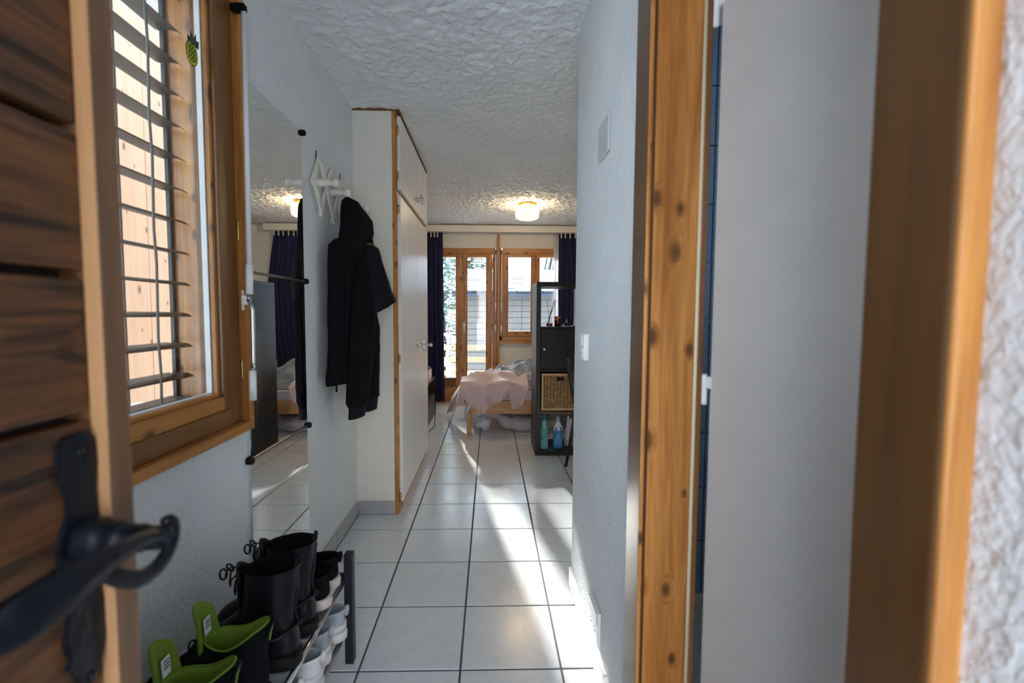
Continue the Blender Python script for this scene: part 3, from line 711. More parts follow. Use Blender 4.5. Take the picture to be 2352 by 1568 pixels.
jk = tag(empty('hooded_jacket', (-.69, 2.36, .70)), 'black hooded jacket hanging from the peg rack with its sleeves down', 'jacket')
loft('hood', [(455, 786, 797, .012), (462, 784, 806, .032), (480, 782, 824, .045), (503, 780, 841, .050), (530, 778, 845, .050), (552, 774, 841, .047), (580, 768, 836, .045), (612, 772, 826, .03)], JA, JD, M['black_fabric'], jk, .020, seed=1)
loft('body', [(556, 772, 832, .030), (572, 757, 838, .042), (620, 755, 839, .047), (700, 755, 840, .045), (780, 755, 841, .045), (840, 753, 840, .044), (868, 751, 838, .042), (876, 752, 836, .034)], JA, JD, M['black_fabric'], jk, .0, seed=2, wr=.010)
s1 = loft('sleeve', [(585, 800, 836, .028), (620, 792, 838, .040), (700, 785, 839, .044), (800, 781, 838, .040), (880, 778, 829, .036), (918, 776, 826, .034), (930, 781, 820, .028)], JA, JD, M['black_fabric'], jk, .048, seed=3, wr=.009)
loft('cuff', [(927, 783, 818, .026), (940, 783, 817, .025), (956, 782, 816, .025)], JA, JD, M['black_nylon'], s1, .048, wr=.001, sub=3)
s2 = loft('sleeve', [(640, 836, 846, .02), (700, 836, 856, .034), (750, 838, 865, .036), (800, 839, 868, .036), (860, 838, 867, .034), (893, 835, 867, .034), (912, 835, 869, .03)], JA, JD, M['black_fabric'], jk, .0, seed=4, wr=.008)
loft('cuff', [(909, 839, 866, .024), (925, 839, 865, .023), (941, 838, 863, .023)], JA, JD, M['black_nylon'], s2, .0, wr=.001, sub=3)
zp = [onP(771, y, JA, JD) + Vector((.046, 0, 0)) for y in (620, 700, 780, 866)]
zz = tube('zipper', zp, .004, M['black_nylon'], jk, 6)
zq = onP(756, 868, JA, JD) + Vector((.030, 0, 0))
tube('zipper_pull', [zq, zq + Vector((.004, 0, -.02)), zq + Vector((.002, 0, -.065))], [.003, .0045, .0045], M['black_rubber'], zz, 6)
BA, BD = (-.640, 2.30, 0), (.25, .43)
bgp = tag(empty('drawstring_bag', (-.55, 2.47, 1.2)), 'black nylon drawstring bag with a lime cord hanging over the jacket', 'bag')
loft('bag_body', [(562, 839, 853, .014), (568, 834, 862, .030), (585, 831, 867, .042), (620, 830, 876, .052), (655, 829, 890, .056), (682, 828, 905, .050), (692, 831, 907, .044), (706, 841, 886, .032), (719, 852, 866, .012)], BA, BD, M['black_nylon'], bgp, 0, wr=.014, seed=8, power=.8)
p = [onP(x, y, BA, BD) for x, y in ((846, 515), (848, 532), (852, 548), (856, 565))]
tube('strap', p, .0085, M['black_nylon'], bgp, 6)
p = [onP(x, y, BA, BD) for x, y in ((838, 520), (834, 560), (833, 610))]
tube('strap', p, .0065, M['black_nylon'], bgp, 6)
pr_ = [onP(838 + k * 2.2, 560.5 - .5 * math.sin(k), BA, BD) + Vector((.012, -.012, 0)) for k in range(8)]
tube('lime_cord', pr_, .0028, M['lime_fabric'], bgp, 6)

# ------------------------------------------------------------------ plates and sockets on the right wall
bp = tag(empty('blank_plate', (.36, 1.475, 1.76)), 'grey square blank electrical cover plate on the rough white wall', 'cover plate')
box('cover', .356, WR_X - .0005, 1.412, 1.540, 1.700, 1.812, M['grey_plastic'], bp, .002)
for z in (1.745, 1.772): lathe('screw', [(.0035, 0), (.0035, -.0015)], (.3558, 1.490, z), M['white_plastic'], bp, 8, 'X')
so = tag(empty('switch_socket', (.355, 1.69, 1.08)), 'white light switch with socket below on the wall near its corner', 'switch')
hs = box('housing', .342, WR_X - .0005, 1.655, 1.735, 1.028, 1.128, M['white_plastic'], so, .006, 3)
box('rocker', .338, .343, 1.672, 1.718, 1.082, 1.120, M['white_plastic'], so, .002)
soc = box('socket', .3395, .3425, 1.668, 1.722, 1.035, 1.076, M['white_plastic'], so, .003)
for dy, dz in ((-.010, 0), (.010, 0), (0, -.008)): lathe('hole', [(.0026, 0), (.0026, -.0006)], (.3396, 1.695 + dy, 1.056 + dz), M['dark_gap'], soc, 8, 'X')
fo = tag(empty('floor_socket', (.36, 1.49, .17)), 'white double socket plate low on the wall just above the baseboard', 'socket')
box('cover', .353, WR_X - .0005, 1.415, 1.548, .112, .226, M['white_plastic'], fo, .003, 2)
box('flap', .350, .3535, 1.425, 1.538, .178, .220, M['white_plastic'], fo, .0015)
for y in (1.455, 1.505):
    for dy, dz in ((-.010, 0), (.010, 0), (0, -.008)): lathe('hole', [(.0026, 0), (.0026, -.0006)], (.3532, y + dy, .150 + dz), M['dark_gap'], fo, 8, 'X')

# ------------------------------------------------------------------ ceiling lamp
LX, LY = .385, 4.86
lm = tag(empty('ceiling_lamp', (LX, LY, 2.2)), 'lit crystal drum ceiling lamp with a brass rim', 'lamp')
s = N('lit_crystal'); e_ = s.a('ShaderNodeEmission'); e_.inputs[0].default_value = (1, .74, .38, 1); e_.inputs[1].default_value = .20
g_ = s.a('ShaderNodeBsdfGlossy'); g_.inputs['Roughness'].default_value = .08; t_ = s.a('ShaderNodeBsdfTransparent')
a1 = s.a('ShaderNodeMixShader'); a1.inputs[0].default_value = .35; s.l(t_.outputs[0], a1.inputs[1]); s.l(g_.outputs[0], a1.inputs[2])
a2 = s.a('ShaderNodeAddShader'); s.l(a1.outputs[0], a2.inputs[0]); s.l(e_.outputs[0], a2.inputs[1]); s.l(a2.outputs[0], s.out.inputs[0]); M['crystal'] = s.m
M['bulb'] = emit('lamp_bulb', (1, .72, .36), 3)
lathe('rim', [(.088, 2.335), (.096, 2.338), (.096, 2.357), (.085, 2.359)], (LX, LY, 0), M['brass'], lm, 28)
for zr, rr in ((2.325, .115), (2.262, .122), (2.200, .110)): tube('hoop', [(LX + rr * math.cos(a), LY + rr * math.sin(a), zr) for a in [2 * math.pi * k / 28 for k in range(28)]], .0022, M['brass'], lm, 6, closed=True)
bm = bmesh.new()
for row, (zr, rr, m) in enumerate(((2.312, .117, 26), (2.288, .121, 28), (2.264, .123, 28), (2.240, .121, 28), (2.216, .116, 26), (2.204, .090, 20), (2.202, .055, 12))):
    for k in range(m):
        a = 2 * math.pi * (k + .5 * (row % 2)) / m; c = (LX + rr * math.cos(a), LY + rr * math.sin(a), zr)
        mt = Matrix.Translation(c) @ Matrix.Rotation(a, 4, 'Z') @ Matrix.Diagonal((.006, .0105, .0125, 1))
        bmesh.ops.create_icosphere(bm, subdivisions=1, radius=1, matrix=mt)
o = from_bm('crystal_drops', bm, M['crystal'], lm); o['kind'] = 'stuff'
for a in (.5, 2.6, 4.7):
    lathe('bulb', [(.004, 2.235), (.013, 2.245), (.016, 2.262), (.011, 2.285), (.009, 2.30)], (LX + .045 * math.cos(a), LY + .045 * math.sin(a), 0), M['bulb'], lm, 12)
pt = bpy.data.lights.new('lamp_glow', 'POINT'); pt.energy = 4.5; pt.color = (1, .72, .40); pt.shadow_soft_size = .05
po = bpy.data.objects.new('lamp_glow', pt); COL.objects.link(po); po.location = (0, 0, .065); po.parent = lm
# ------------------------------------------------------------------ shoe rack
RX0, RX1, RY0, RY1 = -.758, -.478, .80, 1.515
rk = tag(empty('shoe_rack', (-.62, 1.15, 0)), 'low shoe rack with anthracite posts and chrome rods along the wall', 'shoe rack')
for x in (RX0, RX1):
    for y in (RY0, RY1):
        box('post', x - .014, x + .014, y - .016, y + .016, .0, .386 if x > -.6 else .40, M['post_grey'], rk, .002)
for z in (.300, .118):
    for y in (RY0, RY1): box('end_bar', RX0 + .014, RX1 - .014, y - .009, y + .009, z - .022, z + .012, M['post_grey'], rk, .002)
    for x in (RX0 + .016, RX0 + .105, RX1 - .105, RX1 - .012): tube('rod', [(x, RY0 + .010, z), (x, RY1 - .010, z)], .0085, M['chrome'], rk, 12)

# ------------------------------------------------------------------ shoes; local frame: heel at the origin, toe along +x
FT = [(0, 0), (.012, .30), (.04, .50), (.09, .64), (.17, .72), (.28, .74), (.40, .77), (.52, .87), (.64, .97), (.74, 1), (.84, .93), (.92, .74), (.965, .50), (.99, .26), (1, 0)]
def ftab(t):
    for (a, fa), (b, fbv) in zip(FT, FT[1:]):
        if t <= b: return fa + (fbv - fa) * (t - a) / (b - a)
    return 0
TS = [FT[i][0] for i in range(len(FT))]; TS = [0, .012, .04, .09, .17, .28, .40, .52, .64, .74, .84, .92, .965, .99, 1]
def ring_pts(x0, x1, w, b, zh, zt, dip=0):
    P = []
    up_ = [(t, 1) for t in TS] + [(t, -1) for t in reversed(TS[1:-1])]
    for t, sgn in up_:
        e = math.sqrt(max(0, 1 - (2 * t - 1) ** 2)); f = ftab(t) * (1 - b) + e * b
        P.append(Vector((x0 + (x1 - x0) * t, sgn * w * f, zh + (zt - zh) * t - dip * math.sin(math.pi * t) ** 2)))
    return P
def ring_loft(name, specs, mat, parent, cap0=True, cap1=True, sub=1, wr=0, seed=0):
    bm = bmesh.new(); rings = []
    for q in specs:
        ring = []
        for p in ring_pts(*q):
            if wr: p = p + Vector((0, wr * nz(p.x * 30 + seed, p.y * 30, p.z * 30), wr * .4 * nz(p.x * 22, p.y * 22 + seed, 1)))
            ring.append(bm.verts.new(p))
        rings.append(ring)
    n = len(rings[0])
    for A, B in zip(rings, rings[1:]):
        for k in range(n): bm.faces.new((A[k], A[(k + 1) % n], B[(k + 1) % n], B[k]))
    if cap0: bm.faces.new(rings[0])
    if cap1: bm.faces.new(rings[-1])
    bmesh.ops.remove_doubles(bm, verts=bm.verts[:], dist=1e-5)
    o = from_bm(name, bm, mat, parent, True, local=True)
    if sub: subsurf(o, sub)
    return o
def sole(parent, L, w, h, mat, heel=0, lip=.004):
    return ring_loft('sole', [(.004, L - .002, w + lip - .003, 0, 0, .004), (-.003, L + .006, w + lip, 0, .004, .006), (-.003, L + .007, w + lip, 0, h - .004, h - .004), (0, L + .003, w + lip - .002, 0, h, h)], mat, parent, sub=0)
def laces(parent, pts, w, mat, loop=True):
    bm = bmesh.new()
    for i, (x, z) in enumerate(pts):
        add_tube(bm, [(x - .004, -w, z - .004), (x, -w * .5, z + .004), (x + .001, w * .5, z + .004), (x - .004, w, z - .004)], .0022, 6)
        if i + 1 < len(pts):
            x2, z2 = pts[i + 1]; add_tube(bm, [(x, -w * .8, z), ((x + x2) / 2 + .002, 0, (z + z2) / 2 + .005), (x2, w * .8, z2)], .0022, 6)
    if loop:
        x, z = pts[0]
        for sg in (-1, 1): add_tube(bm, [(x + .006 + .006 * math.sin(q), sg * (.004 + .011 * (1 - math.cos(q))), z + .004 + .009 * math.sin(q) - .004 * (1 - math.cos(q))) for q in [math.pi * 2 * i / 12 for i in range(13)]], .0024, 6)
    return from_bm('laces', bm, mat, parent, True, local=True)
def make_boot(label):
    t = tag(empty('leather_boot', (0, 0, 0)), label, 'boot', 'black leather boots on the shoe rack')
    up_ = ring_loft('upper', [(.004, .272, .044, 0, .028, .028), (.002, .274, .047, 0, .045, .045), (.001, .268, .047, .05, .066, .064), (.003, .232, .044, .3, .085, .088), (.008, .185, .041, .6, .104, .116), (.013, .152, .041, .9, .125, .138), (.010, .140, .044, 1, .160, .170), (.003, .134, .047, 1, .205, .212), (-.003, .132, .050, 1, .245, .250), (-.004, .132, .0505, 1, .262, .256)], M['black_leather'], t, cap1=False, wr=.004, seed=len(label))
    ring_loft('lining', [(-.003, .131, .0500, 1, .2615, .2555), (.001, .127, .0455, 1, .260, .254), (.006, .128, .043, 1, .20, .205), (.016, .135, .036, 1, .12, .12)], M['dark_lining'], t, cap0=False)
    ring_loft('sole', [(.004, .272, .047, 0, 0, .004), (-.004, .280, .050, 0, .006, .008), (-.005, .281, .051, 0, .030, .028), (0, .276, .049, 0, .036, .034)], M['black_rubber'], t, sub=0)
    tube('back_seam', [(-.002, 0, .255), (.004, 0, .20), (.011, 0, .15), (.010, 0, .115)], .0045, M['black_leather'], t, 8, local=True)
    lathe('heel_knob', [(.004, -.006), (.009, -.002), (.009, .004), (.004, .008)], (.002, 0, .108), M['black_leather'], t, 12, 'Z', local=True)
    tube('heel_strap', [(.002, 0, .108), (.03, .043, .100), (.08, .045, .082), (.12, .046, .068)], [.005, .005, .004, .004], M['black_leather'], t, 8, local=True)
    tube('heel_strap', [(.002, 0, .108), (.03, -.043, .100), (.08, -.045, .082), (.12, -.046, .068)], [.005, .005, .004, .004], M['black_leather'], t, 8, local=True)
    tube('pull_tab', [(.003, .012, .255), (-.001, .010, .278), (-.003, 0, .286), (-.001, -.010, .278), (.003, -.012, .255)], .0042, M['black_nylon'], t, 6, local=True)
    v, f = grid(5, 7, lambda a, b: Vector((.128 + .006 * math.sin(b * 2) + .016 * (1 - abs(2 * a - 1) ** 2), -.026 + .052 * a, .13 + (.138 - .020 * abs(2 * a - 1) ** 2) * b)))
    o = pydata('tongue', v, f, M['black_leather'], t, True, local=True); thick(o, .004)
    laces(t, [(.139 + .012 * (k < 3) * (3 - k) * .9, .245 - .022 * k) for k in range(7)], .024, M['black_nylon'])
    return t
def make_hiker(label):
    t = tag(empty('hiking_boot', (0, 0, 0)), label, 'boot', 'lime lined hiking boots on the shoe rack')
    ring_loft('upper', [(.004, .276, .046, 0, .028, .028), (.000, .278, .050, 0, .048, .046), (.000, .268, .049, .1, .068, .066), (.002, .228, .046, .35, .090, .092), (.003, .190, .046, .7, .120, .118), (.000, .160, .048, 1, .150, .142), (-.004, .140, .047, 1, .178, .150, .012), (-.002, .138, .041, 1, .192, .160, .020)], M['black_fabric'], t, cap1=False, wr=.003, seed=len(label))
    ring_loft('lining', [(-.002, .138, .0412, 1, .192, .160, .020), (.006, .132, .034, 1, .190, .158, .020), (.014, .136, .030, 1, .150, .130), (.020, .150, .031, 1, .095, .09), (.022, .150, .030, 1, .06, .055)], M['lime_fabric'], t, cap0=False, cap1=False)
    ring_loft('insole', [(.020, .155, .033, 1, .050, .048), (.020, .155, .033, 1, .056, .054)], M['dark_lining'], t, sub=0)
    v = [p + Vector((0, 0, .001)) for p in ring_pts(-.002, .138, .0412, 1, .1925, .1605, .020)]
    tube('collar_piping', v, .0022, M['lime_fabric'], t, 6, local=True, closed=True)
    ring_loft('sole', [(.004, .276, .049, 0, 0, .006), (-.006, .286, .053, 0, .008, .012), (-.006, .287, .053, 0, .028, .032), (0, .280, .050, 0, .034, .038)], M['black_rubber'], t, sub=0)
    v, f = grid(7, 9, lambda a, b: Vector((.128 + .020 * (1 - abs(2 * a - 1) ** 2) + .030 * b * b - .02 * b, (-.036 + .072 * a) * (1 - .25 * b * b), .115 + .125 * b - .014 * abs(2 * a - 1) ** 2 * b)))
    tg = pydata('tongue', v, f, M['lime_fabric'], t, True, local=True); thick(tg, .010); subsurf(tg, 1)
    lb = box('size_label', .1215, .1235, -.011, .011, .178, .214, M['white_plastic'], tg, .0004, local=True); lb.rotation_euler.y = .06; lb.location.x = -.002
    for z in (.206, .199, .192): box('label_print', .1208, .1214, -.008, .007, z, z + .003, M['dark_gap'], lb, 0, local=True)
    tube('heel_loop', [(-.002, .008, .165), (-.012, .006, .190), (-.014, 0, .198), (-.012, -.006, .190), (-.002, -.008, .165)], .0036, M['black_nylon'], t, 6, local=True)
    tube('heel_accent', [(-.013, 0, .192), (-.008, .001, .17), (-.004, 0, .15)], .002, M['lime_fabric'], t, 6, local=True)
    laces(t, [(.150 + .011 * k, .150 - .013 * k) for k in range(6)], .026, M['black_nylon'])
    return t
def make_sneaker(name, label, group, up_m, sole_m, band=None, seed=0):
    t = tag(empty(name, (0, 0, 0)), label, 'shoe', group)
    ring_loft('upper', [(.004, .268, .041, 0, .026, .024), (.000, .270, .0445, 0, .040, .036), (.000, .258, .0435, .1, .056, .050), (.002, .215, .040, .3, .070, .064), (.002, .170, .038, .6, .082, .080), (-.001, .140, .039, .9, .094, .088), (-.003, .128, .038, 1, .104, .090), (-.001, .127, .034, 1, .108, .092)], up_m, t, cap1=False, wr=.002, seed=seed)
    ring_loft('lining', [(-.001, .127, .0342, 1, .108, .092), (.004, .122, .030, 1, .106, .090), (.010, .13, .028, 1, .075, .068), (.014, .15, .026, 1, .045, .042)], M['dark_lining'] if band is None else M['grey_suede'], t, cap0=False)
    ring_loft('sole', [(.006, .266, .042, 0, 0, .008), (-.005, .278, .047, 0, .006, .012), (-.007, .279, .0475, 0, .022, .022), (-.004, .276, .046, 0, .032, .030), (.002, .270, .043, 0, .034, .032)], sole_m, t, sub=0)
    if band is not None:
        ring_loft('heel_band', [(-.0035, .10, .0445, 1, .040, .040), (-.0035, .10, .0448, 1, .056, .056), (-.002, .09, .043, 1, .058, .058)], band, t, sub=0)
    tube('heel_tab', [(-.003, 0, .085), (-.006, 0, .105), (-.009, 0, .116)], [.008, .009, .005], up_m, t, 8, local=True)
    v, f = grid(5, 6, lambda a, b: Vector((.126 + .012 * (1 - abs(2 * a - 1)) + .02 * b * (1 - b), -.022 + .044 * a, .075 + .050 * b)))
    o = pydata('tongue', v, f, up_m, t, True, local=True); thick(o, .005)
    laces(t, [(.140 + .015 * k, .088 - .006 * k) for k in range(5)], .022, M['white_plastic'] if up_m is not M['black_fabric'] else M['black_nylon'])
    return t
UZ, LZ = .300 + .0085, .118 + .0085
def place(o, x, y, z, deg): o.location = (x, y, z); o.rotation_euler.z = math.pi + math.radians(deg)
bt = make_boot('black leather lace-up boot on the shoe rack, beside the lime lined hiking boots'); place(bt, -.480, 1.120, UZ, 0)
b2 = copy_tree(bt); b2['label'] = 'black leather lace-up boot on the shoe rack, beside the black sneakers'; place(b2, -.484, 1.240, UZ, 0)
hk = make_hiker('black hiking boot with lime lining standing against the tall leather boot'); place(hk, -.502, 1.002, UZ, 1)
h2 = copy_tree(hk); h2['label'] = 'black hiking boot with lime lining at the end of the row of shoes'; place(h2, -.510, .880, UZ, 0)
sk = make_sneaker('black_sneaker', 'black sneaker with pale pink sole standing against the leather boot', 'black sneakers on the shoe rack', M['black_fabric'], M['pink_sole'], seed=3); place(sk, -.484, 1.346, UZ, 0)
s2_ = copy_tree(sk); s2_['label'] = 'black sneaker with pale pink sole next to the rack post, top tier'; place(s2_, -.492, 1.449, UZ, 0)
gs = make_sneaker('grey_sneaker', 'pale grey and white sneaker next to the rack post, bottom tier', 'grey sneakers on the bottom tier', M['grey_suede'], M['white_sole'], M['white_leather'], 5); place(gs, -.474, 1.451, LZ, 0)
g2 = copy_tree(gs); g2['label'] = 'pale grey and white sneaker between its mate and the white shoe, bottom tier'; place(g2, -.490, 1.350, LZ, 0)
ws = make_sneaker('white_sneaker', 'white sneaker on the bottom tier beside the grey pair', 'white sneakers on the bottom tier', M['white_leather'], M['white_sole'], M['white_leather'], 6); place(ws, -.476, 1.248, LZ, 0)
w2_ = copy_tree(ws); w2_['label'] = 'white sneaker on the bottom tier below the leather boot'; place(w2_, -.500, 1.150, LZ, 1)
# ------------------------------------------------------------------ black-brown cube shelf unit
KX0, KX1, KY0, KY1, KH = .384, .804, 3.778, 4.168, 1.465
ks = tag(empty('shelf_unit', (.594, 3.97, 0)), 'tall narrow black-brown cube shelf unit dividing hallway and bed', 'shelf unit')
box('side_panel', KX0, KX0 + .038, KY0, KY1, .038, KH - .038, M['furn'], ks, .0015)
box('side_panel', KX1 - .038, KX1, KY0, KY1, .038, KH - .038, M['furn'], ks, .0015)
box('bottom_panel', KX0, KX1, KY0, KY1, .004, .038, M['furn'], ks, .0015)
box('top_panel', KX0, KX1, KY0, KY1, KH - .038, KH, M['furn'], ks, .0015)
for z in (.370, .718, 1.078): box('shelf', KX0 + .038, KX1 - .038, KY0 + .004, KY1, z, z + .016, M['furn'], ks, .001)
kd = box('door', KX0 + .042, KX1 - .042, KY0 + .006, KY0 + .022, .738, 1.074, M['furn'], ks, .0015)
lathe('knob', [(.0075, .002), (.009, -.002), (.010, -.012), (.006, -.017)], (.452, KY0 + .006, .905), M['white_plastic'], kd, 14, 'Y')
box('door_box', KX0 + .040, KX1 - .040, KY1 - .02, KY1 - .008, .736, 1.076, M['furn'], kd, 0)

def glassy(name, col, rough=.05):
    s = N(name); s.bsdf(col, rough, 0, None, **{'Transmission Weight': .85, 'IOR': 1.3}); return s.m
M['clear'] = glass('clear_thin_glass', (.93, .95, .95), 1.6)
M['amber'] = glass('amber_glass', (.62, .24, .03), 1.4)
M['red_oil'] = plain('red_scent_oil', (.55, .03, .01), .1)
M['wax'] = plain('candle_wax', (.20, .075, .02), .6)
M['reed'] = plain('dark_reed', (.10, .035, .03), .8)
SZ = 1.094
p = onY(1262, 750, 3.87)
df = tag(empty('reed_diffuser', (p.x, 3.87, SZ)), 'small glass reed diffuser bottle with red oil and dark sticks', 'diffuser')
lathe('bottle', [(.020, 0), (.0265, .003), (.0275, .020), (.0265, .045), (.018, .062), (.0105, .072), (.0105, .088), (.012, .090)], (p.x, 3.87, SZ), M['clear'], df, 20)
lathe('oil', [(.019, .003), (.0255, .005), (.026, .026)], (p.x, 3.87, SZ), M['red_oil'], df, 20)
for dx, dy, tx in ((-.004, 0, -.026), (.002, .002, .036), (.003, -.003, .044), (0, .004, .052), (.004, 0, .060)):
    tube('stick', [(p.x + dx * 2 - tx * .35, 3.87 + dy, SZ + .008), (p.x + dx, 3.87 + dy, SZ + .085), (p.x + tx, 3.87 + dy * 5, SZ + .225)], .0018, M['reed'], df, 5)
p = onY(1281, 750, 3.86)
cj = tag(empty('candle_jar', (p.x, 3.86, SZ)), 'amber glass candle jar on top compartment of the shelf unit', 'candle')
lathe('jar', [(.024, 0), (.0285, .003), (.0290, .060), (.0265, .068), (.0265, .080), (.0280, .082), (.0280, .086)], (p.x, 3.86, SZ), M['amber'], cj, 22)
lathe('wax', [(.023, .003), (.0272, .005), (.0275, .052)], (p.x, 3.86, SZ), M['wax'], cj, 20)
lathe('band', [(.0292, .066), (.0296, .074), (.0292, .080)], (p.x, 3.86, SZ), M['brass'], cj, 22)
p = onY(1302, 750, 3.86)
tr_ = tag(empty('trinket_tray', (p.x, 3.86, SZ)), 'small black trinket tray with a lipstick standing on it', 'tray')
box('tray', p.x - .034, p.x + .034, 3.83, 3.90, SZ, SZ + .006, M['white_plastic'], tr_, .002)
box('case', p.x - .030, p.x + .028, 3.835, 3.885, SZ + .006, SZ + .024, M['black_metal'], tr_, .003)
lp = tag(empty('lipstick', (p.x, 3.86, SZ + .024)), 'small silver lipstick tube standing on the trinket tray', 'lipstick')
lathe('tube_body', [(.0075, 0), (.0075, .030)], (p.x, 3.86, SZ + .024), M['chrome'], lp, 12)
lathe('bullet', [(.0055, .030), (.0055, .044), (.002, .050)], (p.x, 3.86, SZ + .024), plain('rose_lipstick', (.45, .08, .08), .4), lp, 12)
p = onY(1322, 750, 3.86)
tag(box('folded_cloth', p.x - .02, p.x + .05, 3.82, 3.92, SZ + .0005, SZ + .012, plain('pale_blue_cloth', (.45, .62, .72), .8), None, .004, 2), 'pale blue folded cloth beside the trinket tray on the shelf unit', 'cloth')

# wicker basket
wk = tag(empty('wicker_basket', (.585, 3.97, .386)), 'brown wicker basket filling a compartment of the shelf unit', 'basket')
bx0, bx1, by0, by1, bz0, bz1 = .440, .752, 3.792, 4.12, .388, .700
for nm, a in (('back_wall', (bx0, bx1, by1 - .01, by1, bz0, bz1)), ('side_wall', (bx0, bx0 + .008, by0 + .012, by1 - .01, bz0, bz1)), ('side_wall', (bx1 - .008, bx1, by0 + .012, by1 - .01, bz0, bz1)), ('base', (bx0, bx1, by0 + .012, by1, bz0, bz0 + .01)), ('front_liner', (bx0, bx1, by0 + .010, by0 + .014, bz0, bz1))):
    box(nm, *a, M['wicker_dark'] if 'wicker_dark' in M else M.setdefault('wicker_dark', plain('dark_wicker', (.11, .055, .022), .7, var=.3, vscale=60)), wk, 0)
M['wicker'] = plain('split_wicker', (.50, .30, .13), .55, var=.45, vscale=55)
M['wicker2'] = plain('pale_wicker', (.60, .38, .18), .5, var=.25, vscale=40)
nst = 11; bm = bmesh.new()
xs = [bx0 + .016 + (bx1 - bx0 - .032) * k / (nst - 1) for k in range(nst)]
nrow = 27
for r in range(nrow):
    z = bz0 + .018 + (bz1 - bz0 - .042) * r / (nrow - 1)
    pts = []
    for i in range((nst - 1) * 4 + 1):
        x = xs[0] + (xs[-1] - xs[0]) * i / ((nst - 1) * 4)
        pts.append((x, by0 + .0045 + .0045 * math.cos(math.pi * i / 4 + math.pi * (r % 2)), z + .0008 * nz(x * 40, r)))
    add_tube(bm, pts, .0044, 5)
o = from_bm('weave', bm, M['wicker'], wk, True); o['kind'] = 'stuff'
for x in xs: tube('stake', [(x, by0 + .0045, bz0 + .006), (x, by0 + .0045, bz1 - .006)], .0035, M['wicker_dark'], wk, 6)
for z in (bz0 + .006, bz1 - .010): box('rim_band', bx0 - .002, bx1 + .002, by0 - .004, by0 + .012, z - .008, z + .010, M['wicker2'], wk, .003)
for x in (bx0 + .003, bx1 - .003): box('corner_post', x - .009, x + .009, by0 - .004, by0 + .014, bz0, bz1, M['wicker2'], wk, .003)
box('grip_hole', .560, .622, by0 - .0050, by0 + .002, bz1 - .062, bz1 - .030, M['dark_gap'], wk, .004)

# detergent bottles and bag on the lowest shelf
M['teal'] = plain('teal_plastic', (.16, .46, .47), .3, var=.05); M['teal_cap'] = plain('blue_cap_plastic', (.02, .22, .36), .3)
M['blue_soap'] = plain('blue_detergent', (.07, .27, .62), .25, var=.08); M['frost'] = plain('frosted_plastic', (.66, .72, .78), .35)
FZ = .0385
def bottle_loft(name, rows, c, mat, parent, n=20, power=.8):
    bm = bmesh.new(); rings = []
    for z, w, d, ox in rows:
        ring = []
        for k in range(n):
            a = 2 * math.pi * k / n; ca, sa = math.cos(a), math.sin(a)
            ring.append(bm.verts.new((c[0] + ox + w * math.copysign(abs(ca) ** power, ca), c[1] + d * math.copysign(abs(sa) ** power, sa), c[2] + z)))
        rings.append(ring)
    for P, Q in zip(rings, rings[1:]):
        for k in range(n): bm.faces.new((P[k], P[(k + 1) % n], Q[(k + 1) % n], Q[k]))
    bm.faces.new(rings[0]); bm.faces.new(rings[-1])
    return from_bm(name, bm, mat, parent, True)
c = (onY(1249, 1030, 3.87).x, 3.87, FZ)
bo = tag(empty('detergent_bottle', c), 'teal detergent bottle with blue cap and side grip', 'bottle')
bottle_loft('bottle_body', [(0, .030, .024, 0), (.006, .036, .030, 0), (.06, .036, .030, 0), (.13, .034, .030, .001), (.19, .033, .028, .001), (.225, .029, .025, 0), (.242, .022, .020, 0), (.250, .018, .018, 0)], c, M['teal'], bo)
lathe('cap', [(.019, .248), (.0215, .252), (.0215, .268), (.0165, .272), (.0155, .300), (.010, .304)], c, M['teal_cap'], bo, 18)
tube('grip', [(c[0] - .014, c[1] - .028, FZ + .19), (c[0] + .006, c[1] - .034, FZ + .165), (c[0] + .008, c[1] - .034, FZ + .12), (c[0] - .018, c[1] - .030, FZ + .085)], .007, M['teal'], bo, 8)
c = (onY(1281, 1030, 3.875).x, 3.875, FZ)
bo = tag(empty('detergent_bottle', c), 'frosted bottle half full of blue detergent with clear cap', 'bottle')
bottle_loft('liquid_body', [(0, .036, .026, 0), (.008, .043, .032, 0), (.05, .042, .032, 0), (.10, .041, .031, 0), (.158, .042, .031, 0)], c, M['blue_soap'], bo)
bottle_loft('bottle_neck', [(.158, .042, .031, 0), (.19, .038, .029, 0), (.215, .026, .022, 0), (.228, .018, .017, 0), (.236, .017, .017, 0)], c, M['frost'], bo)
lathe('cap', [(.019, .234), (.019, .243), (.0145, .246), (.013, .275), (.010, .277)], c, M['grey_plastic'], bo, 18)
for sx in (-1, 1): tube('grip', [(c[0] + sx * .018, c[1] - .029, FZ + .19), (c[0] + sx * .022, c[1] - .034, FZ + .15), (c[0] + sx * .020, c[1] - .034, FZ + .115), (c[0] + sx * .036, c[1] - .026, FZ + .10)], .006, M['blue_soap'], bo, 8)
c = (onY(1308, 1015, 3.93).x, 3.95, FZ)
s = N('printed_refill_film'); v = s.coords(); n1 = s.noise(v, 26, 3, .6, 1.0)
cc = s.ramp(n1, [(.35, (.60, .28, .36)), (.5, (.74, .62, .70)), (.62, (.80, .78, .82))]); s.bsdf(cc, .22, 0, s.bump(n1, .5, .01)); M['film'] = s.m
pk = tag(empty('refill_pouch', c), 'crumpled pink and clear plastic refill pouch on lowest shelf', 'pouch')
bottle_loft('pouch_body', [(0, .040, .024, 0), (.01, .046, .028, 0), (.08, .046, .026, .003), (.15, .042, .020, .008), (.20, .036, .012, .010), (.235, .028, .005, .004), (.245, .020, .003, -.004)], c, M['film'], pk, 18, .9)
lathe('pouch_cap', [(.010, .243), (.011, .246), (.011, .262), (.006, .265)], (c[0] - .012, c[1], c[2]), M['white_plastic'], pk, 12)

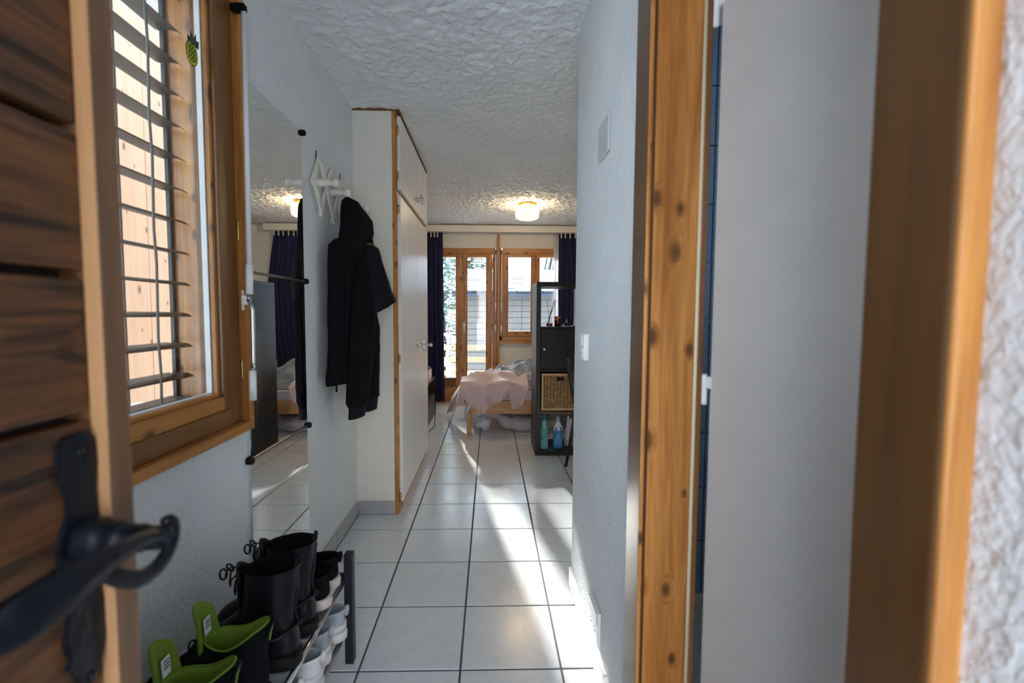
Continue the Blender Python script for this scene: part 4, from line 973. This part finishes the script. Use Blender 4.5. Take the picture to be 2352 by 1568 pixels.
# ------------------------------------------------------------------ black metal chair, seat turned to the right
ch = tag(empty('metal_chair', (.82, 3.34, 0)), 'black metal chair with bent hoop back in front of the shelf unit', 'chair')
Yf, Yn = 3.500, 3.190
for y, oy in ((Yf, .010), (Yn, -.010)):
    tube('leg', [(.672, y - oy, .44), (.640, y, .25), (.600, y + oy, .0)], [.016, .014, .012], M['black_metal'], ch, 8)
    tube('leg', [(.985, y - oy, .44), (1.010, y, .22), (1.030, y + oy, .0)], [.016, .014, .012], M['black_metal'], ch, 8)
box('seat', .645, 1.005, Yn - .01, Yf + .01, .435, .455, M['black_metal'], ch, .012, 3)
tube('back_hoop', [(.670, Yf, .445), (.650, Yf + .004, .55), (.622, Yf + .004, .70), (.592, Yf - .004, .81), (.580, Yf - .03, .852), (.578, (Yf + Yn) / 2, .868), (.580, Yn + .03, .852), (.592, Yn + .004, .81), (.622, Yn - .004, .70), (.650, Yn - .004, .55), (.670, Yn, .445)], .0125, M['black_metal'], ch, 10)
for y, w in ((Yf - .035, .030), ((Yf + Yn) / 2, .045), (Yn + .035, .030)):
    v, f = grid(2, 8, lambda a, b: Vector((.665 - .085 * b ** 1.25, y + (a - .5) * 2 * w, .455 + .400 * b)))
    o = pydata('splat', v, f, M['black_metal'], ch, True); thick(o, .004)
box('stretcher', .642, 1.006, (Yf + Yn) / 2 - .01, (Yf + Yn) / 2 + .01, .425, .436, M['black_metal'], ch, .002)

# ------------------------------------------------------------------ bed
BX0, BX1, BY0, BY1 = -.228, 1.80, 4.44, 5.60
bd = tag(empty('bed', (.8, 5.0, 0)), 'oiled wooden single bed frame under the window', 'bed')
for x in (BX0, BX1 - .045):
    for y in (BY0, BY1 - .045): box('leg', x, x + .045, y, y + .045, 0, .345, M['bed_wood_z'], bd, .003)
for y in (BY0 + .008, BY1 - .033):
    for k, (xa, xb_) in enumerate(((BX0 + .045, .28), (.28, .95), (.95, BX1 - .045))):
        for z0_, z1_ in ((.212, .278), (.278, .342)): box('rail_board', xa, xb_, y, y + .025, z0_, z1_, M['bed_wood'], bd, .001)
for x in (BX0 + .010, BX1 - .035): box('end_board', x, x + .025, BY0 + .045, BY1 - .045, .212, .342, M['bed_wood'], bd, .002)
for k in range(9): box('slat', BX0 + .10 + .21 * k, BX0 + .17 + .21 * k, BY0 + .033, BY1 - .033, .262, .276, M['bed_wood'], bd, .001)
lathe('bolt', [(.007, 0), (.007, -.003), (.004, -.005)], (BX0 + .022, BY0, .315), M['chrome'], bd, 10, 'Y')
M['sheet'] = plain('pale_blue_grey_sheet', (.66, .71, .82), .8, var=.06)
M['duvet'] = plain('grey_satin_duvet', (.24, .29, .38), .42, var=.1, vscale=5)
M['lilac'] = plain('lilac_grey_comforter', (.50, .47, .53), .8, var=.12)
s = N('pink_boucle_knit'); v = s.coords((1, 1, 1)); vo = s.a('ShaderNodeTexVoronoi'); vo.inputs['Scale'].default_value = 75; s.l(v, vo.inputs['Vector'])
cc = s.ramp(vo.outputs['Distance'], [(0, (.84, .69, .69)), (.6, (.68, .52, .53))]); s.bsdf(cc, .95, 0, s.bump(vo.outputs['Distance'], -.9, .012), **{'Sheen Weight': .4}); M['pink'] = s.m
mt = tag(box('mattress', BX0 + .045, BX1 - .05, BY0 + .04, BY1 - .04, .278, .440, M['sheet'], None, .03, 3), 'mattress in a pale blue grey fitted sheet on the wooden bed', 'mattress')
def ridge(x, y, s_=1):
    return (abs(nz(x * 5 * s_ + y * 2, y * 6 * s_ - x, 2.2)) * -1 + .35) * 1.0 + .5 * nz(x * 13 * s_, y * 13 * s_, 5)
def pileH(x, y):
    h = .445 + .070 * math.exp(-((x - .05) / .30) ** 2 - ((y - 4.72) / .30) ** 2) + .085 * math.exp(-((x - .10) / .24) ** 2 - ((y - 5.02) / .22) ** 2) + .225 * math.exp(-((x - .50) / .27) ** 2 - ((y - 4.98) / .26) ** 2)
    return h
def folds(x, y):
    w = 1.1 * nz(x * 3.1, y * 3.1, 6) + .35 * nz(x * 8, y * 8, 2)
    a = math.sin((x * .55 + y * .85) * 27 + w * 4); b = math.sin((x * .9 - y * .45) * 19 + w * 4.5 + 1.3)
    return .5 * (.5 + .5 * a) ** 1.5 + .5 * (.5 + .5 * b) ** 1.5
def duvZ(x, y):
    u, t = (x + .02) / 1.35, (y - 4.50) / 1.02
    if not (0 <= u <= 1 and 0 <= t <= 1): return .44
    e = max(0, min(1, min(u, 1 - u, t * 1.2, 1 - t) * 9)); e = math.sin(e * math.pi / 2)
    return .446 + (pileH(x, y) - .44 + .085 * (folds(x, y) - .2) + .03 * nz(x * 6, y * 6, 1.7)) * e
def duv(u, t):
    x, y = -.02 + 1.35 * u, 4.50 + 1.02 * t
    e = min(u, 1 - u, t * 1.2, 1 - t) * 9; e = max(0, min(1, e)); e = math.sin(e * math.pi / 2)
    return Vector((x + .02 * nz(x * 7, y * 7, 8), y + .02 * nz(x * 7, y * 7, 3), duvZ(x, y)))
v, f = grid(150, 116, duv)
du = tag(pydata('duvet', v, f, M['duvet'], None, True), 'crumpled grey satin duvet heaped on the bed', 'duvet')
def sht(u, t):
    x, y = -.225 + .50 * u, 4.432 + .62 * t
    fall = 0
    h = pileH(x, y) + .012 + .018 * ridge(x, y, 1.3)
    if t < .1: h -= (.1 - t) * 1.2
    if u < .12: h -= (.12 - u) * 1.6
    return Vector((x - (.02 if u < .06 else 0), y - (.012 if t < .05 else 0), h))
v, f = grid(44, 44, sht); 
shn = pydata('bed_sheet', v, f, M['sheet'], None, True); thick(shn, .004); tag(shn, 'pale blue white sheet folded under the pink blanket at the bed corner', 'sheet')
EDGE = [(1056, 905), (1066, 912), (1104, 953), (1136, 929), (1168, 907), (1174, 941), (1188, 940), (1202, 932), (1210, 905), (1214, 890)]
EW = [(onY(px, py, 4.41).x, onY(px, py, 4.41).z) for px, py in EDGE]
def edge_z(x):
    if x <= EW[0][0]: return EW[0][1]
    for (a, za), (b, zb) in zip(EW, EW[1:]):
        if x <= b: return za + (zb - za) * (x - a) / (b - a)
    return EW[-1][1]
XA, XB = EW[0][0], EW[-1][0]
def pk_fn(u, t):
    x = XA + (XB - XA) * u
    top = pileH(x, 4.50) + .028 + .07 * folds(x * .5 + 2, 2.25)
    if t < .45:                                      # hanging flap
        q = t / .45; zb = edge_z(x); z = zb + (top - .03 - zb) * q
        y = 4.410 - .022 * math.sin(math.pi * q) + .034 * math.sin(x * 30 + 1.6 * q + 2 * nz(x * 5, q)) * (1 - q * .5) + .012 * nz(x * 12, q * 3)
        return Vector((x + .010 * nz(q * 4, x * 8), y, z))
    q = (t - .45) / .55; a = min(1, q * 6)
    y = 4.415 + .035 * a + (.30 + .04 * nz(x * 9, 3.3)) * max(0, q - .05) * (1 - .25 * u * u)
    z = (top - .03) + .03 * math.sin(a * math.pi / 2)
    if q > .1: z = max(pileH(x, y) + .028 + .07 * folds(x * .5 + 2, y * .5), max(duvZ(x + dx_, y + dy_) for dx_ in (-.02, 0, .02) for dy_ in (-.02, 0, .02)) + .016)
    return Vector((x, y, z))
v, f = grid(80, 64, pk_fn)
def lf_fn(u, t):                                     # side flap running down to the floor
    y = 4.50 + .74 * u
    top = Vector((-.205, y, pileH(-.1, min(y, 5.0)) + .012)); bot = Vector((-.270 - .21 * u, y + .04 * u, .275 - .245 * u ** 1.4))
    p = top.lerp(bot, t); p.x -= .03 * math.sin(math.pi * t) - .0; p.z += .03 * math.sin(math.pi * t)
    return p + Vector((.020 * math.sin(u * 16 + t * 2) * t, 0, .012 * nz(u * 9, t * 5)))
v2, f2 = grid(44, 30, lf_fn); n0 = len(v)
v3, f3 = grid(30, 12, lambda u, t: Vector((-.21 + .24 * t, 4.50 + .56 * u, pileH(-.21 + .24 * t, 4.50 + .56 * u) + .028 + .014 * ridge(-.21 + .24 * t, 4.5 + .56 * u, 1.2)))); n1_ = n0 + len(v2)
pb = pydata('pink_blanket', list(v) + list(v2) + list(v3), f + [tuple(i + n0 for i in q) for q in f2] + [tuple(i + n1_ for i in q) for q in f3], M['pink'], None, True); thick(pb, .012, 1)
tag(pb, 'pale pink chunky knit blanket draped over the corner of the bed', 'blanket')
# bedding stored under the bed
def roll(name, label, pts, r, mat, seed):
    bm = bmesh.new(); P = [Vector(p) for p in pts]; Q = []
    for i in range((len(P) - 1) * 8 + 1):
        q = i / 8; j = min(int(q), len(P) - 2); t = q - j
        Q.append(P[j].lerp(P[j + 1], t))
    R = [r * (.55 + .45 * math.sin(math.pi * min(1, .12 + .76 * i / (len(Q) - 1)))) for i in range(len(Q))]
    add_tube(bm, Q, R, 18)
    for vv in bm.verts:
        n_ = Vector((nz(vv.co.x * 16 + seed, vv.co.y * 16, vv.co.z * 16), nz(vv.co.x * 16, vv.co.y * 16 + seed, vv.co.z * 16), nz(vv.co.x * 16, vv.co.y * 16, vv.co.z * 16 + seed)))
        vv.co += n_ * r * .30; vv.co.z = max(vv.co.z, .004)
    return tag(from_bm(name, bm, mat, None, True), label, 'comforter')
roll('rolled_comforter', 'lilac grey comforter rolled up on the floor under the bed', [(.10, 4.68, .125), (.20, 4.62, .075), (.34, 4.60, .068), (.52, 4.62, .07), (.70, 4.70, .08)], .072, M['lilac'], 1)
roll('rolled_comforter', 'folded top layer of the comforter stuffed against the bed rail', [(.14, 4.80, .165), (.30, 4.82, .155), (.55, 4.84, .16), (.80, 4.84, .16)], .060, M['lilac'], 5)
roll('spare_pillow', 'pale crumpled pillow on the floor under the bed corner', [(-.12, 4.66, .085), (-.06, 4.62, .08), (.00, 4.62, .07)], .072, M['sheet'], 3)['category'] = 'pillow'

# ------------------------------------------------------------------ low black cabinet next to the wardrobe
tv = tag(empty('low_cabinet', (-.88, 5.05, 0)), 'low black cabinet with open shelf standing behind the wardrobe', 'cabinet')
M['black_lam'] = plain('black_laminate', (.016, .016, .018), .4, var=.1)
cx0, cx1, cy0, cy1 = -1.10, -.655, 4.55, 5.42
for nm, a in (('base_panel', (cx0, cx1, cy0, cy1, .0, .05)), ('shelf', (cx0, cx1 - .01, cy0 + .02, cy1 - .02, .235, .255)), ('side_panel', (cx0, cx1, cy0, cy0 + .02, .05, .43)), ('side_panel', (cx0, cx1, cy1 - .02, cy1, .05, .43)), ('back_panel', (cx0, cx0 + .01, cy0 + .02, cy1 - .02, .05, .43))): box(nm, *a, M['black_lam'], tv, .001)
box('top_panel', cx0, cx1, cy0, cy1, .43, .45, M['black_lam'], tv, .002)
box('drawer_front', cx1 - .016, cx1 - .001, cy0 + .022, cy1 - .022, .052, .225, M['black_lam'], tv, .002)
wb = tag(empty('wooden_box', (-.80, 5.0, .45)), 'small pale wooden box standing on the low black cabinet', 'box')
for a in ((-.93, -.663, 4.88, 4.89, .4505, .575), (-.93, -.663, 5.15, 5.16, .4505, .575), (-.93, -.92, 4.89, 5.15, .4505, .575), (-.673, -.663, 4.89, 5.15, .4505, .575)): box('side_board', *a, M['box_wood'], wb, .001)
box('lid', -.93, -.663, 4.88, 5.16, .575, .583, M['box_wood'], wb, .001)
dv_ = tag(box('router', -.86, -.665, 4.93, 5.08, .5835, .612, M['black_lam'], None, .010, 3), 'flat black device lying on the wooden box', 'device')
tag(tube('power_cable', [(-.664, 5.00, .598), (-.640, 4.99, .595), (-.615, 4.98, .50), (-.60, 4.97, .34), (-.596, 4.95, .14), (-.60, 4.90, .03), (-.585, 4.80, .006), (-.60, 4.66, .006), (-.625, 4.50, .006)], .0035, M['black_rubber'], None, 6), 'thin black power cable hanging from the device down to the floor', 'cable')
# ------------------------------------------------------------------ outside
M['conc'] = plain('pale_concrete', (.55, .56, .57), .85, var=.1, vscale=3)
wall('ground', [(-60, 60, -60, -.72, -.25, -.06), (-60, -1.4, -.72, 8.2, -.25, -.06), (-60, 60, 8.2, 90, -2.6, -2.4)], M['snow'])
wall('balcony_floor', [(-1.4, 4, 6.42, 8.2, -.20, -.03)], M['snow'])
wall('roof_slab', [(-1.10, 4, -1.2, 7.2, 2.56, 2.72)], M['brown_y'])
sn = struct(empty('wall_timber', (-2.12, 2.6, 0)), 'bare pine board partition outside the window behind the blind')
for k in range(7):
    box('plank', -2.14, -2.10 + .003 * (k % 2), 1.12 + .44 * k, 1.556 + .44 * k, -.06, 3.3, M['bare_board'], sn, .004)
# balcony railing
rl = struct(empty('balcony_railing', (0, 8.05, 0)), 'orange horizontal board railing of the balcony')
for z0_, z1_ in ((.55, .645), (.34, .43), (.10, .19)): box('rail_board', -3.2, 4, 8.03, 8.06, z0_, z1_, M['bare_board'], rl, .004)
for x in (-2.6, -1.3, .02, 1.3, 2.6): box('post', x - .035, x + .035, 8.06, 8.12, -.05, .65, M['bare_board'], rl, .004)
# white garden chair
gc = tag(empty('garden_chair', (-.83, 7.2, -.03)), 'white plastic garden chair outside on the snowy balcony', 'chair')
M['garden_white'] = plain('weathered_white_plastic', (.66, .70, .74), .5, var=.05)
for x in (-1.06, -.66):
    tube('leg', [(x, 6.98, .40), (x + (.03 if x > -.8 else -.03), 6.93, -.03)], [.022, .016], M['garden_white'], gc, 8)
    tube('leg', [(x, 7.38, .40), (x + (.03 if x > -.8 else -.03), 7.48, -.03)], [.022, .016], M['garden_white'], gc, 8)
    tube('armrest', [(x, 7.44, .66), (x + .01, 7.2, .64), (x, 6.98, .60), (x, 6.97, .40)], .020, M['garden_white'], gc, 8)
box('seat', -1.08, -.64, 6.96, 7.40, .385, .415, M['garden_white'], gc, .012, 2)
for k in range(5): tube('back_slat', [(-1.03 + .085 * k, 7.38, .41), (-1.03 + .085 * k, 7.46, .72), (-1.03 + .085 * k, 7.50, .84)], .016, M['garden_white'], gc, 8)
tube('top_rail', [(-1.07, 7.50, .84), (-.86, 7.52, .87), (-.65, 7.50, .84)], .024, M['garden_white'], gc, 8)
bm = bmesh.new(); bmesh.ops.create_icosphere(bm, subdivisions=4, radius=1, matrix=Matrix.Translation((-.30, 7.72, -.03)) @ Matrix.Diagonal((.50, .26, .22, 1)))
for vv in bm.verts: vv.co.z += .05 * nz(vv.co.x * 4, vv.co.y * 4); vv.co.z = max(vv.co.z, -.04)
tag(from_bm('snow_heap', bm, M['snow'], None, True), 'low mound of snow on the balcony beside the garden chair', 'snow')

# neighbouring house: siding wall and snowy shingle roof
M['siding'] = plain('beige_siding', (.16, .15, .14), .8, var=.06); M['dimmed_snow'] = plain('dimmed_roof_snow', (.42, .45, .52), .8, var=.06); M['slate'] = plain('dark_slate', (.05, .06, .085), .7, var=.2)  # roof snow darkened in colour so bright exposure keeps the courses readable
hs_ = tag(empty('neighbour_house', (2.0, 11.3, -2.4)), 'low beige house with snow covered shingle roof across from the balcony', 'house')
HX0, HX1, HY, EZ = -.70, 5.2, 11.0, 1.68
box('wall_core', HX0, HX1, HY + .03, HY + 4.0, -2.4, EZ, M['siding'], hs_, 0)
nb = 24
for k in range(nb):
    z0_ = -1.7 + (EZ + 1.7) * k / nb; z1_ = -1.7 + (EZ + 1.7) * (k + 1) / nb
    for xa, xb_ in ((HX0, .755), (.765, 2.3), (2.31, HX1)): box('siding_board', xa, xb_, HY, HY + .03, z0_, z1_ - .012, M['siding'], hs_, 0)
box('eave_board', HX0 - .2, HX1 + .2, HY - .34, HY - .30, EZ - .085, EZ + .0, M['slate'], hs_, 0)
rise, run = .66, 2.6
bm = bmesh.new(); add_prism(bm, [(HY - .32, EZ - .02), (HY - .32, EZ + .01), (HY - .32 + run, EZ + .01 + rise), (HY - .32 + 2 * run, EZ + .01), (HY - .32 + 2 * run, EZ - .02)], lambda y, z: Vector((HX0 - .2, y, z)), lambda y, z: Vector((HX1 + .2, y, z)))
from_bm('roof', bm, M['slate'], hs_)
rows = 12; shm = None
for r in range(rows):
    q = r / rows; y = HY - .36 + run * q; z = EZ + .012 + rise * q
    x = HX0 - .2 + random.uniform(0, .1)
    while x < HX1 - 1.6:
        w = random.uniform(.20, .34)
        if shm is None:
            bm = bmesh.new(); add_box(bm, 0, 1, .004, run / rows * 1.02, .0, .036, .002, 1); nf = len(bm.faces); add_box(bm, 0, 1, 0, run / rows * 1.02, .036, .052, .004, 1); bm.faces.ensure_lookup_table()
            for fi in range(nf, len(bm.faces)): bm.faces[fi].material_index = 1
            bmesh.ops.recalc_face_normals(bm, faces=bm.faces[:]); shm = bpy.data.meshes.new('shingle'); bm.to_mesh(shm); bm.free(); shm.materials.append(M['slate']); shm.materials.append(M['dimmed_snow'])
        o = bpy.data.objects.new('snowy_shingle', shm); COL.objects.link(o); o.parent = hs_; o.matrix_parent_inverse = Matrix.Translation(-hs_.location)
        o.location = (x, y + random.uniform(-.02, .02), z + random.uniform(-.004, .010)); o.scale = (w - .008, 1, random.uniform(.8, 1.2)); o.rotation_euler.x = math.atan2(rise, run)
        x += w
tube('ridge_snow', [(HX0 - .2 + .5 * k, HY - .32 + run, EZ + rise + .06) for k in range(14)], .075, M['snow'], hs_, 8)
# darker gable further along
g2_ = tag(empty('dark_chalet', (3.4, 17, -2.4)), 'dark timber chalet with a pale edged sloping roof behind the beige house', 'house')
M['dark_timber'] = plain('grey_dark_timber', (.10, .115, .14), .8, var=.2)
A_ = onY(1247, 628, 17); B_ = onY(1258, 575, 17)
sl = (B_.x - A_.x) / (B_.z - A_.z)
bm = bmesh.new(); add_prism(bm, [(A_.x + .18, A_.z), (A_.x + .18 + sl * 3.2, A_.z + 3.2), (A_.x + 4.0, A_.z + 3.2), (A_.x + 4, -2.4), (A_.x + .18, -2.4)], lambda x, z: Vector((x, 17.1, z)), lambda x, z: Vector((x, 20, z))); from_bm('gable_wall', bm, M['dark_timber'], g2_)
for o_, w_, m_, y_ in ((0, .05, M['dark_timber'], 16.92), (.06, .10, M['garden_white'], 16.95), (.18, .05, M['slate'], 16.98), (.25, .06, M['garden_white'], 17.0)):
    bm = bmesh.new(); add_prism(bm, [(A_.x + o_, A_.z), (A_.x + o_ + w_, A_.z), (A_.x + o_ + w_ + sl * 3.2, A_.z + 3.2), (A_.x + o_ + sl * 3.2, A_.z + 3.2)], lambda x, z: Vector((x, y_, z)), lambda x, z: Vector((x, 20, z))); from_bm('verge_board', bm, m_, g2_)

# pine trees: trunk, branches and needle sprays
M['needles'] = plain('pine_needles', (.17, .27, .21), .8, var=.35, vscale=3); M['bark'] = plain('pine_bark', (.10, .07, .05), .9, var=.3)
def pine(name, label, x, y, z0_, z1_, rad, n, seed, xmin=-99, xmax=99, snow=True):
    rnd = random.Random(seed); e = tag(empty(name, (x, y, z0_)), label, 'tree', 'snowy pines behind the balcony')
    tube('trunk', [(x, y, z0_), (x + .05, y, (z0_ + z1_) / 2), (x, y, z1_)], [.16, .10, .03], M['bark'], e, 8)
    V, F, VS, FS, BR = [], [], [], [], bmesh.new()
    for b in range(n):
        q = rnd.random(); z = z0_ + .8 + (z1_ - z0_ - .8) * q; a = rnd.uniform(0, 2 * math.pi); L = rad * (1 - .55 * q) * rnd.uniform(.6, 1.1)
        tip = Vector((x + L * math.cos(a), y + L * math.sin(a), z + rnd.uniform(-.15, .25)))
        if tip.x < xmin or tip.x > xmax: continue
        root = Vector((x, y, z - .1)); add_tube(BR, [root, root.lerp(tip, .5) + Vector((0, 0, -.05)), tip], [.022, .014, .006], 4, False)
        for t in range(15):
            c = root.lerp(tip, rnd.uniform(.25, 1.05)) + Vector((rnd.gauss(0, .09), rnd.gauss(0, .09), rnd.gauss(0, .08)))
            for k in range(6):
                d = Vector((rnd.gauss(0, 1), rnd.gauss(0, 1), rnd.gauss(.25, .8))).normalized() * rnd.uniform(.07, .14); s_ = d.cross(Vector((rnd.gauss(0, 1), rnd.gauss(0, 1), rnd.gauss(0, 1)))).normalized() * .011
                i = len(V); V += [c - s_, c + s_, c + d]; F.append((i, i + 1, i + 2))
            if snow and rnd.random() < .30:
                i = len(VS); w = rnd.uniform(.03, .08)
                VS += [c + Vector((w, 0, .03)), c + Vector((0, w, .03)), c + Vector((-w, 0, .03)), c + Vector((0, -w, .03)), c + Vector((0, 0, .07)), c + Vector((0, 0, 0))]
                FS += [(i, i + 1, i + 4), (i + 1, i + 2, i + 4), (i + 2, i + 3, i + 4), (i + 3, i, i + 4), (i + 1, i, i + 5), (i + 2, i + 1, i + 5), (i + 3, i + 2, i + 5), (i, i + 3, i + 5)]
    from_bm('branches', BR, M['bark'], e)['kind'] = 'stuff'
    def raw(nm, vv, ff, mm):
        me = bpy.data.meshes.new(nm); me.from_pydata([tuple(p_) for p_ in vv], [], ff); o = link(nm, me, mm, e); o['kind'] = 'stuff'
    raw('needles', V, F, M['needles'])
    if VS: raw('branch_snow', VS, FS, M['snow'])
pine('pine_tree', 'snowy pine tree growing just beyond the balcony railing', -1.38, 12.6, -2.4, 3.6, 1.15, 430, 3, xmin=-2.2, xmax=-1.14)
pine('pine_tree', 'snowy pine tree rising behind the roof of the beige house', -.75, 18.4, -2.4, 5.6, 2.7, 420, 9, xmin=-2.6)

# house across the yard in front of the entrance, seen only as a reflection in the balcony glass
M['facade'] = plaster('white_facade', (.82, .81, .78), 20, .2, .01); M['shutter'] = plain('red_brown_shutter', (.36, .06, .03), .6)
fh = tag(empty('facing_house', (0, -13, -.06)), 'white rendered house with red shutters facing the entrance', 'house')
box('wall_core', -7, 7, -20, -13, -.1, 6, M['facade'], fh, 0)
bm = bmesh.new(); add_prism(bm, [(-21, 5.8), (-16.5, 8.4), (-12, 5.8), (-12, 5.6), (-16.5, 8.1), (-21, 5.6)], lambda y, z: Vector((-7.6, y, z)), lambda y, z: Vector((7.6, y, z))); from_bm('roof', bm, M['snow'], fh)
for x in (-4.5, -1.6, 1.3, 4.2):
    for z in (.9, 3.5):
        w_ = box('window', x - .45, x + .45, -13.0, -12.96, z, z + 1.3, M['pine_z'], fh, 0)
        for dx in (-.21, .21):
            for dz in (.33, .97): box('pane', x + dx - .18, x + dx + .18, -12.97, -12.955, z + dz - .28, z + dz + .28, M['dark_gap'], w_, 0)
        for sx in (-1, 1): box('shutter', x + sx * .72 - .24, x + sx * .72 + .24, -13.0, -12.94, z - .03, z + 1.33, M['shutter'], fh, .01)
